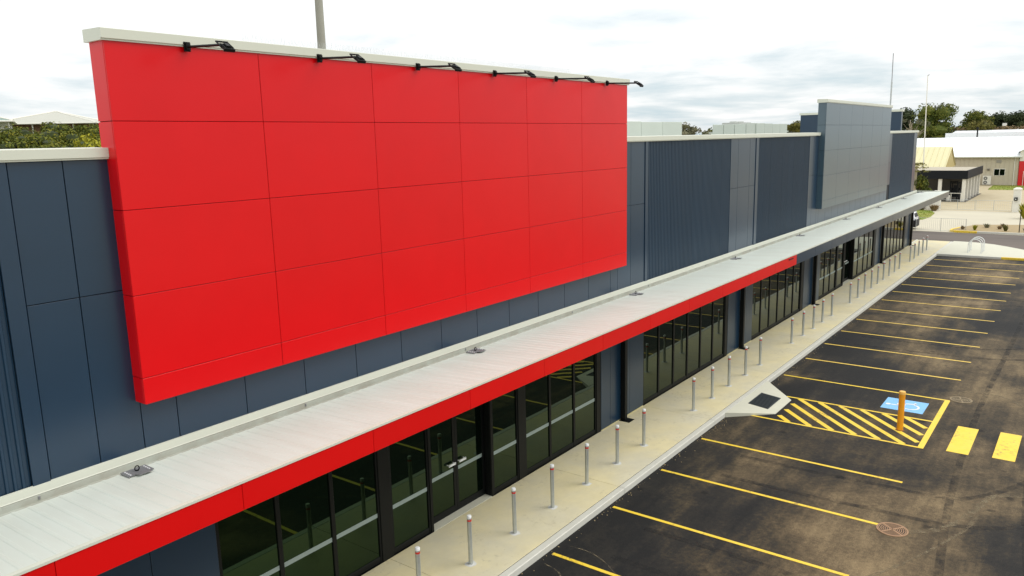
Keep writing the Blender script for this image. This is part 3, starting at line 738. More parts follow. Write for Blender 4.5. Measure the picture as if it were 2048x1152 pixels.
for i, x in enumerate(axs):
    o = a0 if i == 0 else copy_tree(a0); o.scale = (.72, .72, .8); o.location = (x, -.44, 4.046); o['label'] = al[i]

# ================================================================ bollards
def bollard():
    root = thing('bollard', 'x', 'bollard', (0, 0, 0), 'galvanised bollards along the footpath')
    obj('post', MB().lathe([(.045, 0), (.045, 1.02)], 16), GALV, root, True)
    obj('cap', MB().lathe([(.048, 1.0), (.048, 1.045), (.040, 1.055), (.012, 1.06)], 16), WHITEP, root, True)
    obj('reflective_band', MB().lathe([(.0465, .935), (.0465, .972)], 16), REFR, root, True)
    q = MB(); n = 14; vs_ = [(0, 0, .006)]
    for k_ in range(n):
        r_ = .125*random.uniform(.8, 1.15); vs_.append((r_*math.cos(2*math.pi*k_/n), r_*math.sin(2*math.pi*k_/n), .001))
    q.add(vs_, [(0, 1+k_, 1+(k_+1) % n) for k_ in range(n)])
    obj('grout_collar', q, mat('pale_grout', (.62, .62, .58), .8), root)
    return root
b0 = bollard()
runs = [('nearest run', [9.45, 10.95, 12.46, 13.92, 15.44, 16.95, 18.44]),
        ('run beside the kerb ramp', [21.80, 23.23, 24.72, 26.21, 27.72]),
        ('run before the third shopfront', [31.43, 32.93, 34.38, 35.80, 37.33]),
        ('run of nine', [40.64, 42.18, 43.72, 45.2, 46.72, 48.17, 49.68, 51.18, 52.6]),
        ('farthest run', [55.9, 57.3, 58.85, 60.4, 61.85])]
first = True
for rl, xs in runs:
    for i, x in enumerate(xs):
        o = b0 if first else copy_tree(b0); first = False
        o.location = (x, -1.51 + random.uniform(-.015, .015), .15); o.rotation_euler = (R(random.uniform(-.5, .5)), R(random.uniform(-.5, .5)), random.uniform(0, 6))
        o['label'] = f'{ORD[i]} galvanised bollard, counted from the near end, of the {rl}'
ob = thing('bollard', 'fat orange-yellow bollard standing in the hatched access bay', 'bollard', (23.86, -7.0, 0))
obj('post', MB().lathe([(.085, 0), (.085, 1.12)], 20, (23.86, -7, 0)), ORNG, ob, True)
obj('cap', MB().lathe([(.092, 1.09), (.092, 1.15), (.08, 1.175), (.03, 1.185)], 20, (23.86, -7, 0)), mat('faded_orange_cap', (.78, .45, .10), .5), ob, True)
obj('base_collar', MB().lathe([(.12, .0), (.115, .012), (.09, .016)], 20, (23.86, -7, 0)), mat('rust_collar', (.20, .07, .02), .8), ob, True)

# ================================================================ round drain covers
def drain(label, cx0, cy0, r, rotz, RUST=RUST):
    t = thing('drain_cover', label, 'drain cover', (cx0, cy0, 0), 'round slotted drain covers in the car park')
    obj('pit', MB().lathe([(r*.97, .001), (r*.97, .0065)], 32, (cx0, cy0, 0)), DARK, t)
    q = MB(); n = 40
    for (ra, rb_) in ((r*.93, r*1.03),) :
        vs_ = []
        for k_ in range(n):
            c_, s_ = math.cos(2*math.pi*k_/n), math.sin(2*math.pi*k_/n)
            vs_ += [(cx0+ra*c_, cy0+ra*s_, .014), (cx0+rb_*c_, cy0+rb_*s_, .014), (cx0+rb_*c_, cy0+rb_*s_, .0), (cx0+ra*c_, cy0+ra*s_, .004)]
        q.add(vs_, [tuple((4*k_+a, 4*((k_+1) % n)+a, 4*((k_+1) % n)+(a+1) % 4, 4*k_+(a+1) % 4)) for k_ in range(n) for a in range(4)])
    obj('frame_ring', q, RUST, t)
    for i in range(6):
        ra = r*(.16+.135*i); rb_ = ra + r*.065; q = MB()
        for sec in range(4):
            a0_ = sec*math.pi/2+rotz; m_ = 8; vs_ = []
            for k_ in range(m_+1):
                a_ = a0_+math.pi/2*k_/m_; vs_ += [(cx0+ra*math.cos(a_), cy0+ra*math.sin(a_), .012), (cx0+rb_*math.cos(a_), cy0+rb_*math.sin(a_), .012)]
            q.add(vs_, [(2*k_, 2*k_+1, 2*k_+3, 2*k_+2) for k_ in range(m_)])
        obj('slot_ring', q, RUST, t)
    for sec in range(4):
        a_ = sec*math.pi/2+rotz; d = Vector((math.cos(a_), math.sin(a_))); n_ = Vector((-d.y, d.x))*r*.06; q = MB()
        p0 = Vector((cx0, cy0)); p1 = p0 + d*r*.95
        q.add([(v.x, v.y, .0135) for v in (p0-n_, p1-n_, p1+n_, p0+n_)], [(0, 1, 2, 3)]); obj('spoke', q, RUST, t)
drain('rusty round drain cover at the end of a yellow line, nearer one', 17.44, -8.07, .31, .9)
drain('pale round drain cover beside the access bay corner, farther one', 27.72, -8.07, .31, .3, mat('dusty_iron', (.27, .21, .125), .85, var=.25, vscale=9))

# ================================================================ bike racks
def hoop(x, label):
    y0, y1 = -4.08, -4.88
    pts = [(x, y0, .15), (x, y0, .62)]
    yc, rr = (y0+y1)/2, (y0-y1)/2
    pts += [(x, yc+rr*math.cos(a), .68+rr*math.sin(a)) for a in [math.pi*k_/14 for k_ in range(15)]] + [(x, y1, .62), (x, y1, .15)]
    t = thing('bike_rack', label, 'bike rack', (x, yc, .15), 'white bike hoops on the island')
    obj('hoop', MB().tube(pts, .028, 10), WHITEP, t, True)
    for y in (y0, y1): obj('foot_plate', MB().lathe([(.07, .142), (.07, .152), (.03, .156)], 12, (x, y, 0)), GALV, t)
hoop(61.95, 'nearest white bike hoop on the concrete island'); hoop(62.75, 'middle white bike hoop on the concrete island'); hoop(63.55, 'farthest white bike hoop on the concrete island')

# ================================================================ vegetation helpers
rng = np.random.default_rng(11)
def leaves(lobes, per, size, fill=.35, jit=.55):
    """leaf-sized faces scattered over and inside a set of lobes (cx,cy,cz,rx,ry,rz)"""
    V = []; F = []; base = 0
    for (cx0, cy0, cz0, rx, ry, rz_) in lobes:
        n = per
        d = rng.normal(size=(n, 3)); d /= np.linalg.norm(d, axis=1)[:, None]
        rad = 1 - fill*rng.random(n)**2 + rng.normal(0, .05, n)
        p = d*rad[:, None]*np.array([rx, ry, rz_]) + np.array([cx0, cy0, cz0])
        nrm = d + rng.normal(0, jit, (n, 3)); nrm /= np.linalg.norm(nrm, axis=1)[:, None]
        a = np.cross(nrm, rng.normal(size=(n, 3))); a /= np.linalg.norm(a, axis=1)[:, None]; b = np.cross(nrm, a)
        s_ = size*(.6 + .8*rng.random(n))[:, None]
        bend = nrm*s_*.25
        q = np.stack([p - a*s_, p - b*s_*.5 + bend, p + a*s_, p + b*s_*.5 + bend], 1).reshape(-1, 3)
        V.append(q); F.append(base + np.arange(n*4).reshape(n, 4)); base += n*4
    V = np.concatenate(V); F = np.concatenate(F)
    mb = MB(); mb.v = [tuple(p) for p in V.tolist()]; mb.f = [tuple(f) for f in F.tolist()]; return mb
def tree(name, label, x, y, z, h, r, leaf, per=90, nl=16, size=.35, trunk=BARK, tall=.55, group=None, seed=0, limbs=5, low=.3):
    rr = random.Random(seed+int(x*7+y*3))
    t = thing(name, label, 'tree', (x, y, z), group)
    lobes = []
    for k_ in range(nl):
        a = rr.uniform(0, 6.283); q_ = math.sqrt(rr.random())*.8*r; zz = rr.uniform(low, 1)
        w = 1.0 - .55*max(0, zz-.55)/.45
        s_ = r*rr.uniform(.26, .46); lobes.append((x+q_*w*math.cos(a), y+q_*w*math.sin(a), z+h*zz-s_*.6, s_, s_, s_*rr.uniform(.6, .85)))
    cm = leaves(lobes, per, size)
    for l in lobes: cm.lathe([(.02, -.6*l[5]), (.5*l[3], -.4*l[5]), (.64*l[3], 0), (.45*l[3], .42*l[5]), (.05, .62*l[5])], 7, l[:3])
    obj('crown', cm, leaf, t)
    tm = MB().tube([(x, y, z-.1), (x+.02*h, y, z+h*.3), (x-.01*h, y+.02*h, z+h*tall)], [h*.028, h*.022, h*.014], 8)
    for k_ in range(limbs):
        l = lobes[k_ % len(lobes)]; b_ = Vector((x, y, z+h*rr.uniform(.25, tall*.95))); e_ = Vector(l[:3]); m_ = (b_+e_)/2 + Vector((0, 0, -.04*h))
        tm.tube([b_, m_, e_], [h*.013, h*.009, h*.004], 6)
    obj('trunk', tm, trunk, t, True)
    return t
def tuft(name, label, x, y, z, h, r, leaf, n=60, cat='plant', group=None):
    t = thing(name, label, cat, (x, y, z), group); q = MB()
    for k_ in range(n):
        a = random.uniform(0, 6.283); rr = r*random.uniform(.2, 1); hh = h*random.uniform(.5, 1.05); bx, by = x+.25*rr*math.cos(a), y+.25*rr*math.sin(a)
        mx, my = x+.7*rr*math.cos(a), y+.7*rr*math.sin(a); ex, ey = x+rr*math.cos(a), y+rr*math.sin(a); w = .03*max(1, h*2)
        nx_, ny_ = -math.sin(a)*w, math.cos(a)*w
        q.add([(bx-nx_, by-ny_, z), (bx+nx_, by+ny_, z), (mx+nx_, my+ny_, z+hh*.75), (mx-nx_, my-ny_, z+hh*.75), (ex, ey, z+hh)], [(0, 1, 2, 3), (3, 2, 4)])
    obj('leaves', q, leaf, t)
    obj('stem', MB().cyl((x, y, z-.05), (x, y, z+h*.3), .03, .02, 6), BARK, t)
    return t

# thicket and shrubs behind the left parapet (one mass of scrub on the hill)
lob = []
rr = random.Random(5)
rows = 9
for row in range(rows):                      # puffs of scrub stepping up the slope
    d_ = 37 + row*2.9
    for k_ in range(26):
        az = -.36 + .70*k_/25 + rr.uniform(-.012, .012); dd = d_ + rr.uniform(-1.2, 1.2)
        ca, sa = .39, .92; dx = ca*math.cos(az) - sa*math.sin(az); dy = sa*math.cos(az) + ca*math.sin(az)
        x, y = dx*dd*1.08, -11 + dy*dd*1.08
        top = 8.5 + (dd-36)*.079 + rr.gauss(0, .16); s_ = rr.uniform(.55, 1.0)
        lob.append((x, y, top-s_*.8, s_, s_, s_*.8))
        for c_ in range(3):
            f_ = rr.uniform(.35, .55); a = rr.uniform(0, 6.28); lob.append((x+.8*s_*math.cos(a), y+.8*s_*math.sin(a), top-s_*rr.uniform(.4, 1.1), s_*f_, s_*f_, s_*f_*.8))
th = obj('scrub_thicket', leaves(lob, 150, .10, fill=.16, jit=.38), LEAFS); th['kind'] = 'stuff'; th['label'] = 'dense olive green scrub seen over the left parapet'; th['category'] = 'scrub'
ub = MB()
for l in lob: ub.lathe([(.02, -.7*l[5]), (.5*l[3], -.5*l[5]), (.72*l[3], 0), (.5*l[3], .5*l[5]), (.05, .7*l[5])], 8, l[:3])  # dark cores: shade between the leaves painted as solid blobs
th2 = obj('scrub_gap_shade', ub, mat('scrub_shadow', (.030, .043, .007), .9, var=.4, vscale=4), smooth=True); th2['kind'] = 'stuff'; th2['label'] = 'dark blobs painting shade into the scrub behind the left parapet'; th2['category'] = 'scrub'
def bush(name, label, x, y, z, r, h, leaf, n=8, per=170, size=.12, low=.55):
    t = thing(name, label, 'shrub', (x, y, z)); q_ = random.Random(int(x*10)); lb = []
    for k_ in range(n):
        a = q_.uniform(0, 6.28); d_ = q_.uniform(0, .7)*r; s_ = r*q_.uniform(.35, .55)
        lb.append((x+d_*math.cos(a), y+d_*math.sin(a), z+h*q_.uniform(low, 1)-s_*.6, s_, s_, s_*.8))
    obj('foliage', leaves(lb, per, size), leaf, t)
    obj('stem', MB().tube([(x, y, z-.3), (x+.1, y, z+h*.5), (x, y+.1, z+h*.8)], [.16, .11, .05], 7), BARK, t)
bush('flowering_shrub', 'bright yellow-green shrub against the red sign wall left edge', 16.6, 23.9, 0, 1.25, 9.2, LEAFY, 12, 200, .09, .88)
bush('rounded_shrub', 'darker rounded shrub behind the yellow shrub', 21.4, 29.9, 0, 1.4, 9.95, LEAFD, 12, 200, .1, .85)

# houses on the hill
def hip_house(name, label, cx0, cy0, ez, rz_, hw, hd, rot, roofm, wallm, gz):
    t = thing(name, label, 'house', (cx0, cy0, gz))
    ca, sa = math.cos(rot), math.sin(rot)
    def P(a, b, z): return (cx0+a*ca-b*sa, cy0+a*sa+b*ca, z)
    q = MB(); rl = max(0, hw-hd)*.5
    E_ = [P(-hw, -hd, ez), P(hw, -hd, ez), P(hw, hd, ez), P(-hw, hd, ez)]; T = [P(-rl, 0, rz_), P(rl, 0, rz_)]
    q.add(E_ + T, [(0, 1, 5, 4), (1, 2, 5), (2, 3, 4, 5), (3, 0, 4)]); rf = obj('roof', q, roofm, t)
    rc = MB()
    for e_, tt in ((0, 0), (1, 1), (2, 1), (3, 0)): rc.cyl(E_[e_], T[tt], .11, n=6)
    rc.cyl(T[0], (T[1][0]+.01, T[1][1], T[1][2]), .11, n=6); obj('ridge_capping', rc, WHT, rf)
    gm = MB()
    for i in range(4): gm.cyl((*E_[i][:2], ez-.06), (*E_[(i+1) % 4][:2], ez-.06), .09, n=6)
    obj('gutter', gm, WHT, rf)
    w = MB(); B4 = [P(-hw+.6, -hd+1.6, 0), P(hw-.6, -hd+1.6, 0), P(hw-.6, hd-.6, 0), P(-hw+.6, hd-.6, 0)]
    w.prism([(p[0], p[1]) for p in B4], gz-1.0, ez-.02); obj('wall', w, wallm, t)
    for k_ in range(6):
        a = -hw+.5+(2*hw-1)*k_/5; p = P(a, -hd+.4, 0); obj('veranda_post', MB().box(p[0]-.06, p[0]+.06, p[1]-.06, p[1]+.06, gz-.5, ez-.1), WHT, t)
    for k_ in range(3):
        a = -hw*.55+hw*.55*k_; p0 = P(a-.7, -hd+1.57, 0); p1 = P(a+.7, -hd+1.57, 0)
        f_ = MB().add([(p0[0], p0[1], ez-1.9), (p1[0], p1[1], ez-1.9), (p1[0], p1[1], ez-.7), (p0[0], p0[1], ez-.7)], [(0, 1, 2, 3)]); obj('window', f_, GLASS, t)
hr = math.atan2(-.39, .92)
hip_house('house', 'pale grey hip-roofed house on the hill above the scrub', 50.5, 105.5, 12.35, 14.05, 6.6, 6.2, hr-.3, TILEW, BRICK, 9.2)
hip_house('house', 'green-grey hip-roofed house at the left picture edge', 32.6, 89.5, 12.0, 13.6, 6.0, 4.4, hr, TILEG, WHT, 9.0)
hip_house('house', 'terracotta-roofed house peeping out beside the red sign wall', 68.0, 126.0, 13.2, 14.3, 4.5, 4.0, hr, TILER, BRICK, 10.0)
tree('small_tree', 'tiny tree top beside the terracotta roof', 62.5, 124.0, 10, 4.2, 1.3, LEAFD, 50, 7, .2)

# ================================================================ masts and poles
t = thing('telecom_pole', 'thick grey pole rising behind the red sign wall', 'pole', (30.5, 25.2, -.03))
obj('shaft', MB().cyl((30.5, 25.2, -.03), (30.5, 25.2, 24), .30, .19, 24), POLE, t, True)
obj('head_frame', MB().cyl((30.5, 25.2, 23.8), (30.5, 25.2, 24.6), .5, n=16).box(29.4, 31.0, 25.5, 25.7, 23.2, 23.4), POLE, t)
obj('collar', MB().cyl((30.5, 25.2, 11.0), (30.5, 25.2, 11.12), .28, n=20), GALVD, t)
t = thing('antenna_mast', 'slim antenna mast above the right corner of the blue-grey sign wall', 'antenna', (100.2, 9.2, -.03))
obj('lower_tube', MB().cyl((100.2, 9.2, -.03), (100.6, 9.3, 14.2), .085, n=8), GALV, t)
obj('upper_tube', MB().cyl((100.6, 9.3, 14.2), (100.75, 9.36, 17.4), .045, n=8), GALVD, t)
t = thing('antenna_mast', 'slim pale mast standing before the tall tree', 'antenna', (124.4, 9.2, -.03))
obj('tube', MB().cyl((124.4, 9.2, -.03), (125.7, 9.75, 16.2), .09, .05, n=8), WHT, t)
obj('tip', MB().cyl((125.6, 9.7, 16.2), (126.1, 9.6, 16.35), .06, n=6), GALVD, t)

# ================================================================ sheds across the yard
sh = thing('shed', 'long beige shed with wide white roof across the yard', 'building', (146, 9, 0))
obj('wall', MB().box(142.1, 158, -.9, 30, 0, 4.4), SHEDW, sh)
for k_ in range(52):
    y = -.85 + k_*.6
    if y < 10: piece('wall_sheet', 142.06, 142.098, y+.01, y+.58, .05, 4.3, SHEDW, sh, .01)
rf = obj('roof', MB().add([(141.7, -1.2, 4.38), (150, -1.2, 7.32), (158.4, -1.2, 4.38), (141.7, 30.2, 4.38), (150, 30.2, 7.32), (158.4, 30.2, 4.38),
                         (141.7, -1.2, 4.30), (150, -1.2, 7.2), (158.4, -1.2, 4.3), (141.7, 30.2, 4.3), (150, 30.2, 7.2), (158.4, 30.2, 4.3)],
          [(0, 1, 4, 3), (1, 2, 5, 4), (0, 6, 7, 1), (1, 7, 8, 2), (3, 4, 10, 9), (4, 5, 11, 10), (0, 3, 9, 6), (2, 8, 11, 5)]), WHITER, sh)
for k_ in range(24):
    y = -1.1 + k_*.8
    obj('roof_rib', MB().add([(141.7, y-.03, 4.385), (141.7, y+.03, 4.385), (150, y+.03, 7.325), (150, y-.03, 7.325), (141.7, y, 4.44), (150, y, 7.38)], [(0, 3, 5, 4), (1, 4, 5, 2), (0, 4, 1)]), WHITER, rf)
obj('gutter', MB().box(141.55, 141.70, -1.2, 30, 4.25, 4.40), CREAM, sh)
w_ = obj('window', MB().box(142.02, 142.058, .78, 2.32, 1.46, 2.54), WHT, sh)
piece('pane', 142.0, 142.019, .86, 1.50, 1.53, 2.47, GLASS, w_, .002); piece('pane', 142.0, 142.019, 1.58, 2.24, 1.53, 2.47, GLASS, w_, .002)
obj('vent', MB().box(142.0, 142.058, 1.40, 2.06, 3.42, 3.85).box(141.98, 142.0, 1.45, 2.0, 3.5, 3.54).box(141.98, 142.0, 1.45, 2.0, 3.6, 3.64).box(141.98, 142.0, 1.45, 2.0, 3.7, 3.74), mat('grey_vent', (.33, .31, .27), .7), sh)
obj('wall_lamp', MB().box(141.85, 142.058, 2.85, 3.2, 2.35, 2.55).box(141.9, 142.058, 2.9, 3.15, 2.25, 2.35), mat('lamp_grey', (.16, .14, .11), .6), sh)
obj('downpipe', MB().cyl((142.0, -.35, 0), (142.0, -.35, 4.3), .06, n=8), WHT, sh)
ac = thing('air_conditioner', 'white air conditioner with two fans on the beige shed wall', 'air conditioner', (141.8, 3.1, .1))
obj('case', MB().box(141.62, 142.0, 2.55, 3.65, .12, 1.45), WHT, ac)
for z in (.45, 1.08):
    obj('fan_grille', MB().cyl((141.60, 3.28, z), (141.62, 3.28, z), .27, n=20), mat('fan_grey', (.16, .16, .15), .6), ac)
    obj('fan_hub', MB().cyl((141.58, 3.28, z), (141.60, 3.28, z), .08, n=10), WHT, ac)
wing = thing('shed', 'shed wing with red lower wall at the right picture edge', 'building', (146, -6, 0))
obj('wall', MB().box(141.9, 158, -14, -.95, 0, 3.7), REDW, wing)
obj('gable', MB().add([(141.85, -.96, 3.7), (141.85, -14, 3.7), (141.85, -14, 5.6), (141.85, -7.5, 8.6), (141.85, -.96, 5.2), (158, -.96, 3.7), (158, -14, 3.7), (158, -14, 5.6), (158, -7.5, 8.6), (158, -.96, 5.2)],
    [(0, 1, 2, 3, 4), (5, 9, 8, 7, 6), (0, 4, 9, 5), (1, 6, 7, 2)]), WHT, wing)
obj('roof', MB().add([(141.6, -.6, 5.02), (141.6, -7.5, 8.62), (141.6, -14.4, 5.4), (158.3, -.6, 5.02), (158.3, -7.5, 8.62), (158.3, -14.4, 5.4)], [(0, 3, 4, 1), (1, 4, 5, 2)]), WHITER, wing)
obj('downpipe', MB().cyl((141.8, -1.6, 0), (141.8, -1.6, 2.2), .04, n=8), WHT, wing)
bk = thing('shed', 'white-roofed shed behind the long beige shed', 'building', (175, 0, 0))
obj('wall', MB().box(165.3, 190, -30, 12.4, 0, 7.3), WHT, bk)
obj('roof', MB().add([(165, -30.3, 7.25), (165, 12.7, 7.25), (178, 12.7, 8.4), (178, -30.3, 8.4), (191, 12.7, 7.25), (191, -30.3, 7.25)], [(0, 3, 2, 1), (3, 5, 4, 2)]), WHITER, bk)
obj('end_cap', MB().box(164.9, 165.02, -30, 12.6, 7.2, 8.02), WHITER, bk)
t = thing('flue_pipe', 'dark flue pipe standing behind the white shed ridge', 'flue', (160, 6.95, 5.5))
obj('pipe', MB().cyl((160, 6.95, 3.0), (160, 6.95, 8.6), .12, n=10), BLACK, t); obj('cowl', MB().cyl((160, 6.95, 8.6), (160, 6.95, 8.95), .24, .16, n=10), BLACK, t)

# yellow-roofed building
yb = thing('yellow_roof_building', 'low building with pale yellow gable roof beside the far end wall', 'building', (130, 12, 0))
obj('wall', MB().box(125.6, 134.4, 6.9, 22, 0, 3.3), mat('dark_olive_wall', (.10, .09, .07), .8, var=.15), yb)
obj('roof', MB().add([(125, 6.6, 3.33), (130, 6.55, 6.2), (135, 6.6, 3.33), (125, 22, 3.33), (130, 22, 6.2), (135, 22, 3.33)], [(0, 1, 4, 3), (1, 2, 5, 4)]), YROOF, yb)
obj('gable', MB().add([(125.1, 6.72, 3.2), (134.9, 6.72, 3.2), (130, 6.72, 6.1), (125.1, 6.9, 3.2), (134.9, 6.9, 3.2), (130, 6.9, 6.1)], [(0, 1, 2), (3, 5, 4), (0, 2, 5, 3), (1, 4, 5, 2)]), YGAB, yb)
for k_ in range(18):
    y = 6.7 + k_*.7; obj('roof_rib', MB().add([(125, y-.03, 3.335), (125, y+.03, 3.335), (130, y+.03, 6.205), (130, y-.03, 6.205), (125, y, 3.40), (130, y, 6.27)], [(0, 3, 5, 4), (1, 4, 5, 2), (0, 4, 1)]), YROOF, yb)
# carport
cp = thing('carport', 'flat carport with black fascia and white columns in the yard', 'carport', (115, 5, 0))
BLK = mat('black_fascia', (.006, .008, .010), .75, var=.1, spec=.3)
obj('fascia', MB().box(107.8, 107.95, 1.75, 10, 2.74, 3.76).box(107.95, 122.4, 1.72, 1.88, 2.76, 3.765), BLK, cp)
obj('roof', MB().box(107.96, 122.39, 1.89, 10, 3.5, 3.6), mat('sand_roof', (.40, .36, .28), .8), cp)
for x in (108.15, 110.8, 113.5, 116.3, 119.1, 121.9): obj('column', MB().box(x-.17, x+.17, 1.92, 2.26, 0, 2.9), WHT, cp)
obj('column', MB().box(108.0, 108.35, 4.45, 4.83, 0, 2.9), WHT, cp); obj('column', MB().box(108.0, 108.35, 8.2, 8.55, 0, 2.9), WHT, cp)
obj('rear_wall', MB().box(122.0, 122.3, 2.3, 10, 0, 3.4), mat('dark_olive_wall', (.10, .09, .07), .8, var=.15), cp)
obj('floor_slab', MB().box(107.6, 122.6, 1.7, 10, -.02, .05), mat('stained_slab', (.10, .09, .07), .9, var=.3), cp)
mc = thing('parked_machine', 'dark machine with upright mast parked under the carport', 'machine', (110, 3.4, .05))
obj('body', MB().box(109.6, 112.2, 2.75, 3.85, .45, 1.2).box(111.3, 112.2, 2.8, 3.8, 1.2, 1.45), BLK, mc)
obj('mast', MB().box(109.35, 109.5, 2.85, 2.97, .15, 2.45).box(109.35, 109.5, 3.6, 3.72, .15, 2.45).box(109.37, 109.48, 2.97, 3.6, 1.5, 1.6).box(109.37, 109.48, 2.97, 3.6, 2.3, 2.4), BLK, mc)
obj('overhead_guard', MB().box(110.0, 110.08, 2.8, 2.88, 1.2, 2.1).box(110.0, 110.08, 3.72, 3.8, 1.2, 2.1).box(111.6, 111.68, 2.8, 2.88, 1.2, 2.1).box(111.6, 111.68, 3.72, 3.8, 1.2, 2.1).box(109.9, 111.7, 2.78, 3.82, 2.1, 2.18), BLK, mc)
obj('seat', MB().box(110.7, 111.2, 3.05, 3.55, 1.2, 1.32).box(111.1, 111.25, 3.05, 3.55, 1.32, 1.8), RUBBER, mc)
for x, y in ((109.9, 2.7), (109.9, 3.9), (111.8, 2.7), (111.8, 3.9)): obj('wheel', MB().cyl((x, y-.12, .36), (x, y+.12, .36), .31, n=16), RUBBER, mc)
t = thing('white_drum', 'white drum on the carport floor before the dark machine', 'drum', (108.7, 3.75, .05))
obj('barrel', MB().lathe([(.20, .05), (.22, .10), (.22, .68), (.17, .74)], 16, (108.7, 3.75, 0)), WHT, t, True); obj('lid', MB().lathe([(.10, .74), (.10, .80)], 12, (108.7, 3.75, 0)), WHITEP, t)
t = thing('handrail', 'low pale rail across the carport opening', 'rail', (107.7, 3.3, 0))
obj('top_rail', MB().cyl((107.7, 2.2, 1.05), (107.7, 4.4, 1.05), .035, n=6), WHT, t)
for y in (2.25, 3.3, 4.35): obj('post', MB().cyl((107.7, y, 0), (107.7, y, 1.05), .035, n=6), WHT, t)

# gate, pillars and low wall
def pillar(label, x, y0, y1, h, cap):
    t = thing('gate_pillar', label, 'pillar', (x, (y0+y1)/2, 0)); w = y1-y0
    obj('shaft', MB().box(x-w/2, x+w/2, y0, y1, 0, h-.25), WHT, t)
    q = MB(); c_ = [(x-w/2-.04, y0-.04), (x+w/2+.04, y0-.04), (x+w/2+.04, y1+.04), (x-w/2-.04, y1+.04)]
    i_ = [(x-w*cap, (y0+y1)/2-w*cap), (x+w*cap, (y0+y1)/2-w*cap), (x+w*cap, (y0+y1)/2+w*cap), (x-w*cap, (y0+y1)/2+w*cap)]
    q.add([(*p, h-.25) for p in c_] + [(*p, h-.12) for p in c_] + [(*p, h) for p in i_], [(0, 3, 2, 1), (8, 9, 10, 11)] + [(k_, (k_+1) % 4, 4+(k_+1) % 4, 4+k_) for k_ in range(4)] + [(4+k_, 4+(k_+1) % 4, 8+(k_+1) % 4, 8+k_) for k_ in range(4)])
    obj('cap', q, WHT, t); return t
pillar('plain white gate pillar at the left end of the wire gate', 96.4, 2.76, 3.5, 2.08, .4)
rp = pillar('tall white gate pillar carrying a black box, right of the gate', 96.3, -4.62, -3.94, 2.55, .25)
lb = thing('letterbox', 'small black box on the front of the tall white gate pillar', 'letterbox', (95.9, -4.2, 1.2))
obj('case', MB().box(95.72, 95.955, -4.36, -4.06, 1.22, 1.55), BLACK, lb); obj('latch', MB().box(95.70, 95.72, -4.25, -4.14, 1.34, 1.42), WHITEP, lb)
lw = thing('low_wall', 'low cream garden wall left of the gate', 'wall', (96.4, 6, 0))
obj('wall_body', MB().box(96.2, 96.6, 3.52, 14, 0, .78), WHT, lw); obj('wall_cap', MB().box(96.15, 96.65, 3.5, 14, .78, .84), WHT, lw)
gt = thing('wire_gate', 'double wire mesh gate across the yard entrance', 'gate', (96.2, -.6, 0))
for (a, b) in ((2.70, -.55), (-.65, -3.9)):
    q = MB().cyl((96.2, a, 1.15), (96.2, b, 1.15), .016, n=6).cyl((96.2, a, .12), (96.2, b, .12), .016, n=6).cyl((96.2, a, .12), (96.2, a, 1.15), .016, n=6).cyl((96.2, b, .12), (96.2, b, 1.15), .016, n=6).cyl((96.2, (a+b)/2, .12), (96.2, (a+b)/2, 1.15), .02, n=6)
    lf = obj('gate_leaf', q, GALV, gt); w_ = MB(); k_ = 0
    while a - .2*k_ > b:
        w_.cyl((96.2, a-.2*k_, .12), (96.2, a-.2*k_, 1.15), .005, n=4, caps=False); k_ += 1
    for z in (.3, .5, .7, .9): w_.cyl((96.2, a, z), (96.2, b, z), .004, n=4, caps=False)
    obj('mesh_wires', w_, GALV, lf)
# temporary fence panel at the crossing
fn = thing('wire_fence', 'thin temporary wire fence panel beside the white car', 'fence', (75.3, -.4, 0))
q = MB().cyl((75.3, 1.5, 1.15), (75.3, -2.3, 1.15), .012, n=5).cyl((75.3, 1.5, .1), (75.3, -2.3, .1), .012, n=5)
for y in (1.5, -.4, -2.3): q.cyl((75.3, y, 0), (75.3, y, 1.17), .016, n=6)
obj('frame', q, GALV, fn); q = MB()
for k_ in range(26): q.cyl((75.3, 1.5-k_*.15, .1), (75.3, 1.5-k_*.15, 1.15), .005, n=4, caps=False)
obj('mesh_wires', q, GALVD, fn)

# white car behind the building corner
car = thing('parked_car', 'white car with black bumper half hidden behind the building corner', 'car', (77.7, 2.6, 0))
def section(pts, w, yc): return [(yc, p) for p in pts]
prof = [(75.75, .32), (75.62, .55), (75.62, .95), (75.66, 1.02), (75.80, 1.45), (76.05, 1.61), (77.6, 1.66), (78.3, 1.56), (79.0, 1.06), (80.1, .95), (80.25, .6), (80.15, .32)]
q = MB(); n = len(prof); yc = 2.62; rows = [(-.92, .90, .0), (-.86, 1.0, .0), (.86, 1.0, .0), (.92, .90, .0)]
vs_ = []
for yo, s_, _ in rows:
    for (x, z) in prof:
        tum = .16*max(0, (z-.98)/.68); yy = yo - math.copysign(tum, yo)
        vs_.append((77.9+(x-77.9)*(.985 if abs(yo) > .9 else 1), yc+yy, z))
q.add(vs_, [(r_*n+i, r_*n+(i+1) % n, (r_+1)*n+(i+1) % n, (r_+1)*n+i) for r_ in range(3) for i in range(n)] + [tuple(range(n-1, -1, -1)), tuple(range(3*n, 4*n))])
body = obj('body', q, CARW, car, True)
obj('bumper', MB().box(75.57, 75.75, yc-.93, yc+.93, .25, .86), RUBBER, car)
obj('rear_window', MB().add([(75.66, yc-.70, 1.10), (75.66, yc+.70, 1.10), (75.77, yc+.62, 1.43), (75.77, yc-.62, 1.43)], [(0, 3, 2, 1)]), RUBBER, car)
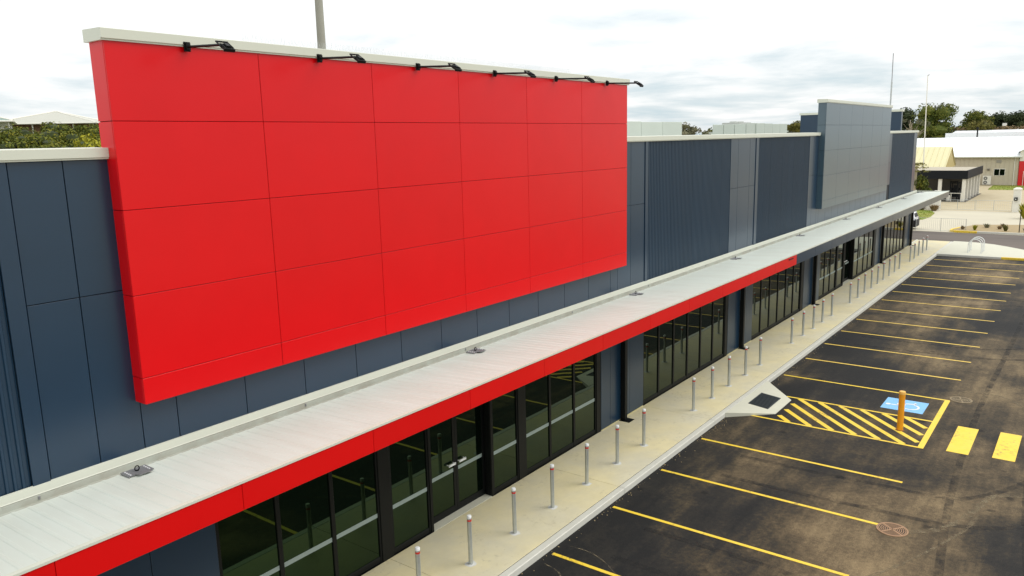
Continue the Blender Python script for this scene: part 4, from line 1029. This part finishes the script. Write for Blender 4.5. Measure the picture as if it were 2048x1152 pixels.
for s_ in (-1, 1):
    obj('tail_light', MB().box(75.60, 75.72, yc+s_*.80-.08, yc+s_*.80+.08, .82, 1.0), RUBBER, car)
    obj('side_window', MB().add([(76.1, yc+s_*.918, 1.08), (78.7, yc+s_*.918, 1.08), (78.1, yc+s_*.79, 1.52), (76.4, yc+s_*.79, 1.52)], [(0, 1, 2, 3)]), GLASS, car)
    for x in (76.35, 79.3):
        wh = obj('wheel', MB().cyl((x, yc+s_*.70, .34), (x, yc+s_*.94, .34), .34, n=22), RUBBER, car)
        obj('rim', MB().cyl((x, yc+s_*.93, .34), (x, yc+s_*.952, .34), .20, n=16), GALV, wh)
    obj('mirror', MB().box(78.45, 78.6, yc+s_*1.0-.09, yc+s_*1.0+.09, 1.05, 1.2), CARW, car)

car.location = (76.55, 3.74, 0); car.rotation_euler = (0, 0, R(90))
# garden bed with kerb
gb = [(75.45, -1.45), (75.35, -3.0), (75.5, -6.5), (75.8, -12), (76, -20), (84, -20), (82.3, -6.0), (80.9, -2.4), (78.2, -1.6), (76.2, -1.25)]
bed = struct('garden_bed', MB().prism(gb, -.02, .14), MULCH)
kerb_run('kerb', [(78.2, -1.5), (76.4, -1.12), (75.6, -1.15), (75.25, -1.6), (75.2, -3.15)], .16, .17, YEL, bed)
kerb_run('kerb', [(75.2, -3.153), (75.35, -6.5), (75.65, -12), (75.9, -20)], .16, .168, KERB, bed)
bed2 = struct('garden_bed', MB().prism([(75.5, 5.5), (75.5, 16), (82, 16), (82, 5.5)], -.02, .14), MULCH)
kerb_run('kerb', [(75.3, 5.5), (75.3, 16)], .16, .17, YEL, bed2)
for i, (x, y, h, r_, lf, lb_) in enumerate([(76.6, -1.9, .45, .4, DRY, 'low brown plant at the yellow kerb nose'), (76.3, -2.85, .62, .35, LEAFY, 'bright yellow-green tuft beside the yellow kerb'),
        (78.6, -3.5, .5, .5, LEAFG, 'grey-green low shrub in the middle of the garden bed'), (76.5, -5.05, .7, .42, LEAFO, 'olive upright tuft in the garden bed'),
        (77.9, -4.5, .4, .4, DRY, 'small brown plant behind the olive tuft'), (79.8, -4.6, .4, .5, DRY, 'dry low plant at the back of the garden bed'), (77.2, -6.4, .4, .35, LEAFG, 'small grey plant by the tree stakes')]):
    tuft('garden_plant', lb_, x, y, .13, h*.8, r_*.8, lf, 46, 'plant', 'plants in the garden bed')
for y, lb_ in ((-6.06, 'left dark wooden stake in the garden bed'), (-6.43, 'right dark wooden stake in the garden bed')):
    t = thing('tree_stake', lb_, 'stake', (75.9, y, .1), 'stakes in the garden bed')
    obj('stake', MB().cyl((75.9, y, .1), (75.9, y, 2.0), .035, .03, 8), BLACK, t); obj('tie', MB().cyl((75.9, y, 1.15), (75.9, y, 1.22), .042, n=8), RUBBER, t)
tuft('young_shrub', 'yellow-green young shrub behind the stakes', 89.5, -5.6, .0, 1.5, .9, LEAFY, 160, 'shrub')
# grass patches
def grass_patch(name, poly, n, label):
    struct('lawn', MB().prism(poly, -.02, .03), GRASS)
    xs = [p[0] for p in poly]; ys = [p[1] for p in poly]; q = MB(); c_ = 0
    def inside(x, y):
        r_ = False; j = len(poly)-1
        for i in range(len(poly)):
            if (poly[i][1] > y) != (poly[j][1] > y) and x < (poly[j][0]-poly[i][0])*(y-poly[i][1])/(poly[j][1]-poly[i][1])+poly[i][0]: r_ = not r_
            j = i
        return r_
    while c_ < n:
        x, y = random.uniform(min(xs), max(xs)), random.uniform(min(ys), max(ys))
        if not inside(x, y): continue
        a = random.uniform(0, 6.28); h = random.uniform(.05, .14); q.add([(x, y, .03), (x+.05*math.cos(a), y+.05*math.sin(a), .03), (x+.03*math.cos(a+1), y+.03*math.sin(a+1), .03+h)], [(0, 1, 2)]); c_ += 1
    o = obj(name, q, GRASS); o['kind'] = 'stuff'; o['label'] = label; o['category'] = 'grass'
grass_patch('grass', [(83.5, 3.4), (85, 2.55), (88, 2.35), (92, 2.6), (95, 3.4), (95, 9), (84, 9)], 2500, 'bright green grass patch beyond the white car')
grass_patch('grass', [(131, 1.8), (141.5, 2.2), (141.5, -12), (132, -12)], 2500, 'thin green grass strip before the beige shed')
tuft('dry_shrub', 'dry brown shrub at the foot of the left gate pillar', 94.9, 3.1, .0, .7, .8, DRY, 110, 'shrub'); tuft('dry_shrub', 'dry brown shrub before the low cream wall', 95.2, 4.4, .0, .75, .8, DRY, 110, 'shrub')

# palm and bushes beside the carport
pm = thing('palm_tree', 'small palm with drooping fronds at the far corner of the building', 'tree', (100, 6.0, 0))
obj('trunk', MB().tube([(100, 6.0, -.05), (100.1, 6.05, 2.0), (100, 6.0, 4.6)], [.2, .15, .12], 8), PBARK, pm, True)
for k_ in range(16):
    a = 6.283*k_/16 + random.uniform(-.15, .15); ln = random.uniform(1.1, 1.5); q = MB(); pts = []
    for s_ in range(8):
        f_ = s_/7; pts.append(Vector((100+ln*f_*math.cos(a), 6+ln*f_*math.sin(a), 4.6+.75*math.sin(f_*2.2)-1.1*f_*f_)))
    sd_ = Vector((-math.sin(a), math.cos(a), 0))
    for s_ in range(1, 8):
        for sg in (-1, 1):
            b_ = pts[s_]; e_ = b_ + sd_*sg*.34 + Vector((0, 0, -.22)); w_ = (pts[s_]-pts[s_-1])*.4; q.add([b_-w_*.5, b_+w_*.5, e_], [(0, 1, 2)])
    obj('frond', q, LEAFO, pm)
bush('leafy_shrub', 'leafy olive shrub under the palm beside the carport', 101.0, 5.6, 0, 1.35, 3.5, LEAF, 10, 110, .17)

# trees beyond the sheds
TG = 'trees beyond the sheds'
tree('tall_tree', 'tallest dense olive tree rising right of the blue-grey sign wall', 176, 16.4, 0, 13.9, 6.0, LEAF, 230, 60, .24, PBARK, group=TG, seed=3, low=.1)
tree('dark_tree', 'dark tree behind the corner of the blue sign box', 180, 22.4, 0, 13.2, 4.0, LEAFD, 190, 34, .26, group=TG, seed=5, low=.1)
dt = thing('dead_tree', 'bare pale branches standing before the tall olive tree', 'tree', (168, 19.0, 0), TG)
q = MB().tube([(168, 19.0, 0), (168.2, 18.9, 5), (168, 18.6, 8.2)], [.25, .2, .12], 7)
rq = random.Random(9)
for k_ in range(15):
    b_ = Vector((168.1, 18.75, rq.uniform(4.5, 8.2))); d_ = Vector((rq.uniform(-.5, .5), rq.uniform(-1, 1), rq.uniform(.5, 1.3))); e_ = b_ + d_*rq.uniform(1.0, 2.6)
    q.tube([b_, (b_+e_)/2+Vector((0, .1, .1)), e_], [.09, .065, .03], 5)
    for _ in range(3): q.tube([(b_+e_)/2, e_+Vector((rq.uniform(-.6, .6), rq.uniform(-.8, .8), rq.uniform(.1, .8)))], [.05, .02], 4)
obj('trunk', q, PBARK, dt)
obj('crown', leaves([(168, 17.6, 10.3, .7, .7, .5), (168, 20.3, 10.6, .5, .6, .4), (168, 16.4, 9.8, .6, .7, .5)], 70, .16), LEAFG, dt)
tree('broad_tree', 'broad olive tree with rounded top in the middle of the far tree line', 186, 10.4, 0, 12.3, 5.0, LEAF, 190, 40, .26, group=TG, seed=8, low=.35)
tree('broad_tree', 'lighter green low tree in front of the far tree line', 180, 8.6, 0, 10.5, 4.2, LEAFO, 170, 30, .25, group=TG, seed=12, low=.45)
tree('broad_tree', 'dark rounded tree right of the broad olive tree', 195, 7.0, 0, 12.0, 4.4, LEAFD, 170, 30, .28, group=TG, seed=15, low=.35)
tree('pine_tree', 'loose dark tree with feathery top near the right edge', 190, 4.0, 0, 12.1, 3.6, LEAFD, 150, 28, .25, group=TG, seed=19, low=.4)
tree('pine_tree', 'small pointed dark tree close to the right picture edge', 190, 1.0, 0, 11.3, 2.4, LEAFD, 140, 20, .25, group=TG, seed=23, low=.4)
tree('pine_tree', 'dark tree cut by the right picture edge', 192, -2.4, 0, 10.9, 4.2, LEAFD, 140, 24, .26, group=TG, seed=27, low=.4)
# dry scrub and roofs seen just over the white shed
hd = obj('dry_hedge', leaves([(182+random.uniform(-2, 2), 14.5-k_*.55, 8.3+random.uniform(-.2, .3), .8, .7, .55) for k_ in range(34)], 60, .24), DRY); hd['kind'] = 'stuff'; hd['label'] = 'dry brown scrub showing above the white shed roof'; hd['category'] = 'scrub'
rr_ = thing('red_roof_house', 'small house with red roof above the white shed at the right edge', 'house', (188, 1.5, 0))
obj('wall', MB().box(186, 191, -4, 4.5, 0, 8.6), WHT, rr_); obj('roof', MB().add([(185.6, -4.5, 8.6), (191.4, -4.5, 8.6), (191.4, 2.3, 8.6), (185.6, 2.3, 8.6), (188.5, -2.5, 9.3), (188.5, .5, 9.3)], [(0, 3, 5, 4), (0, 4, 1), (1, 4, 5, 2), (2, 5, 3)]), mat('red_tin', (.45, .04, .03), .6), rr_)
obj('chimney', MB().box(186.5, 187.3, 5.0, 5.7, 8.0, 9.7), WHT, rr_)
# trees seen between the rooftop screens
G2 = 'far trees seen over the roof'
tree('gum_tree', 'feathery gum tree just right of the first rooftop screen', 246, 100, -2, 14.9, 5.5, LEAFG, 70, 12, .5, group=G2, seed=31, low=.6)
tree('gum_tree', 'low grey gum between the two rooftop screens', 252, 96, -2, 12.6, 5.0, LEAFG, 70, 12, .5, group=G2, seed=33, low=.55)
tree('gum_tree', 'rounded olive tree left of the second rooftop screen', 258, 98.5, -2, 13.4, 6.0, LEAF, 90, 14, .5, group=G2, seed=35, low=.5)
tree('gum_tree', 'yellow-green tree left of the blue sign box', 360, 101, -2, 16.2, 6.5, LEAFO, 90, 16, .55, group=G2, seed=37, low=.45)
tree('gum_tree', 'dark low tree behind the yellow-green tree', 350, 102.5, -2, 15.0, 5, LEAFD, 80, 12, .5, group=G2, seed=39, low=.5)
tree('gum_tree', 'thin far tree behind the second rooftop screen', 330, 104, -2, 13.9, 7, LEAFG, 80, 12, .5, group=G2, seed=41, low=.5)
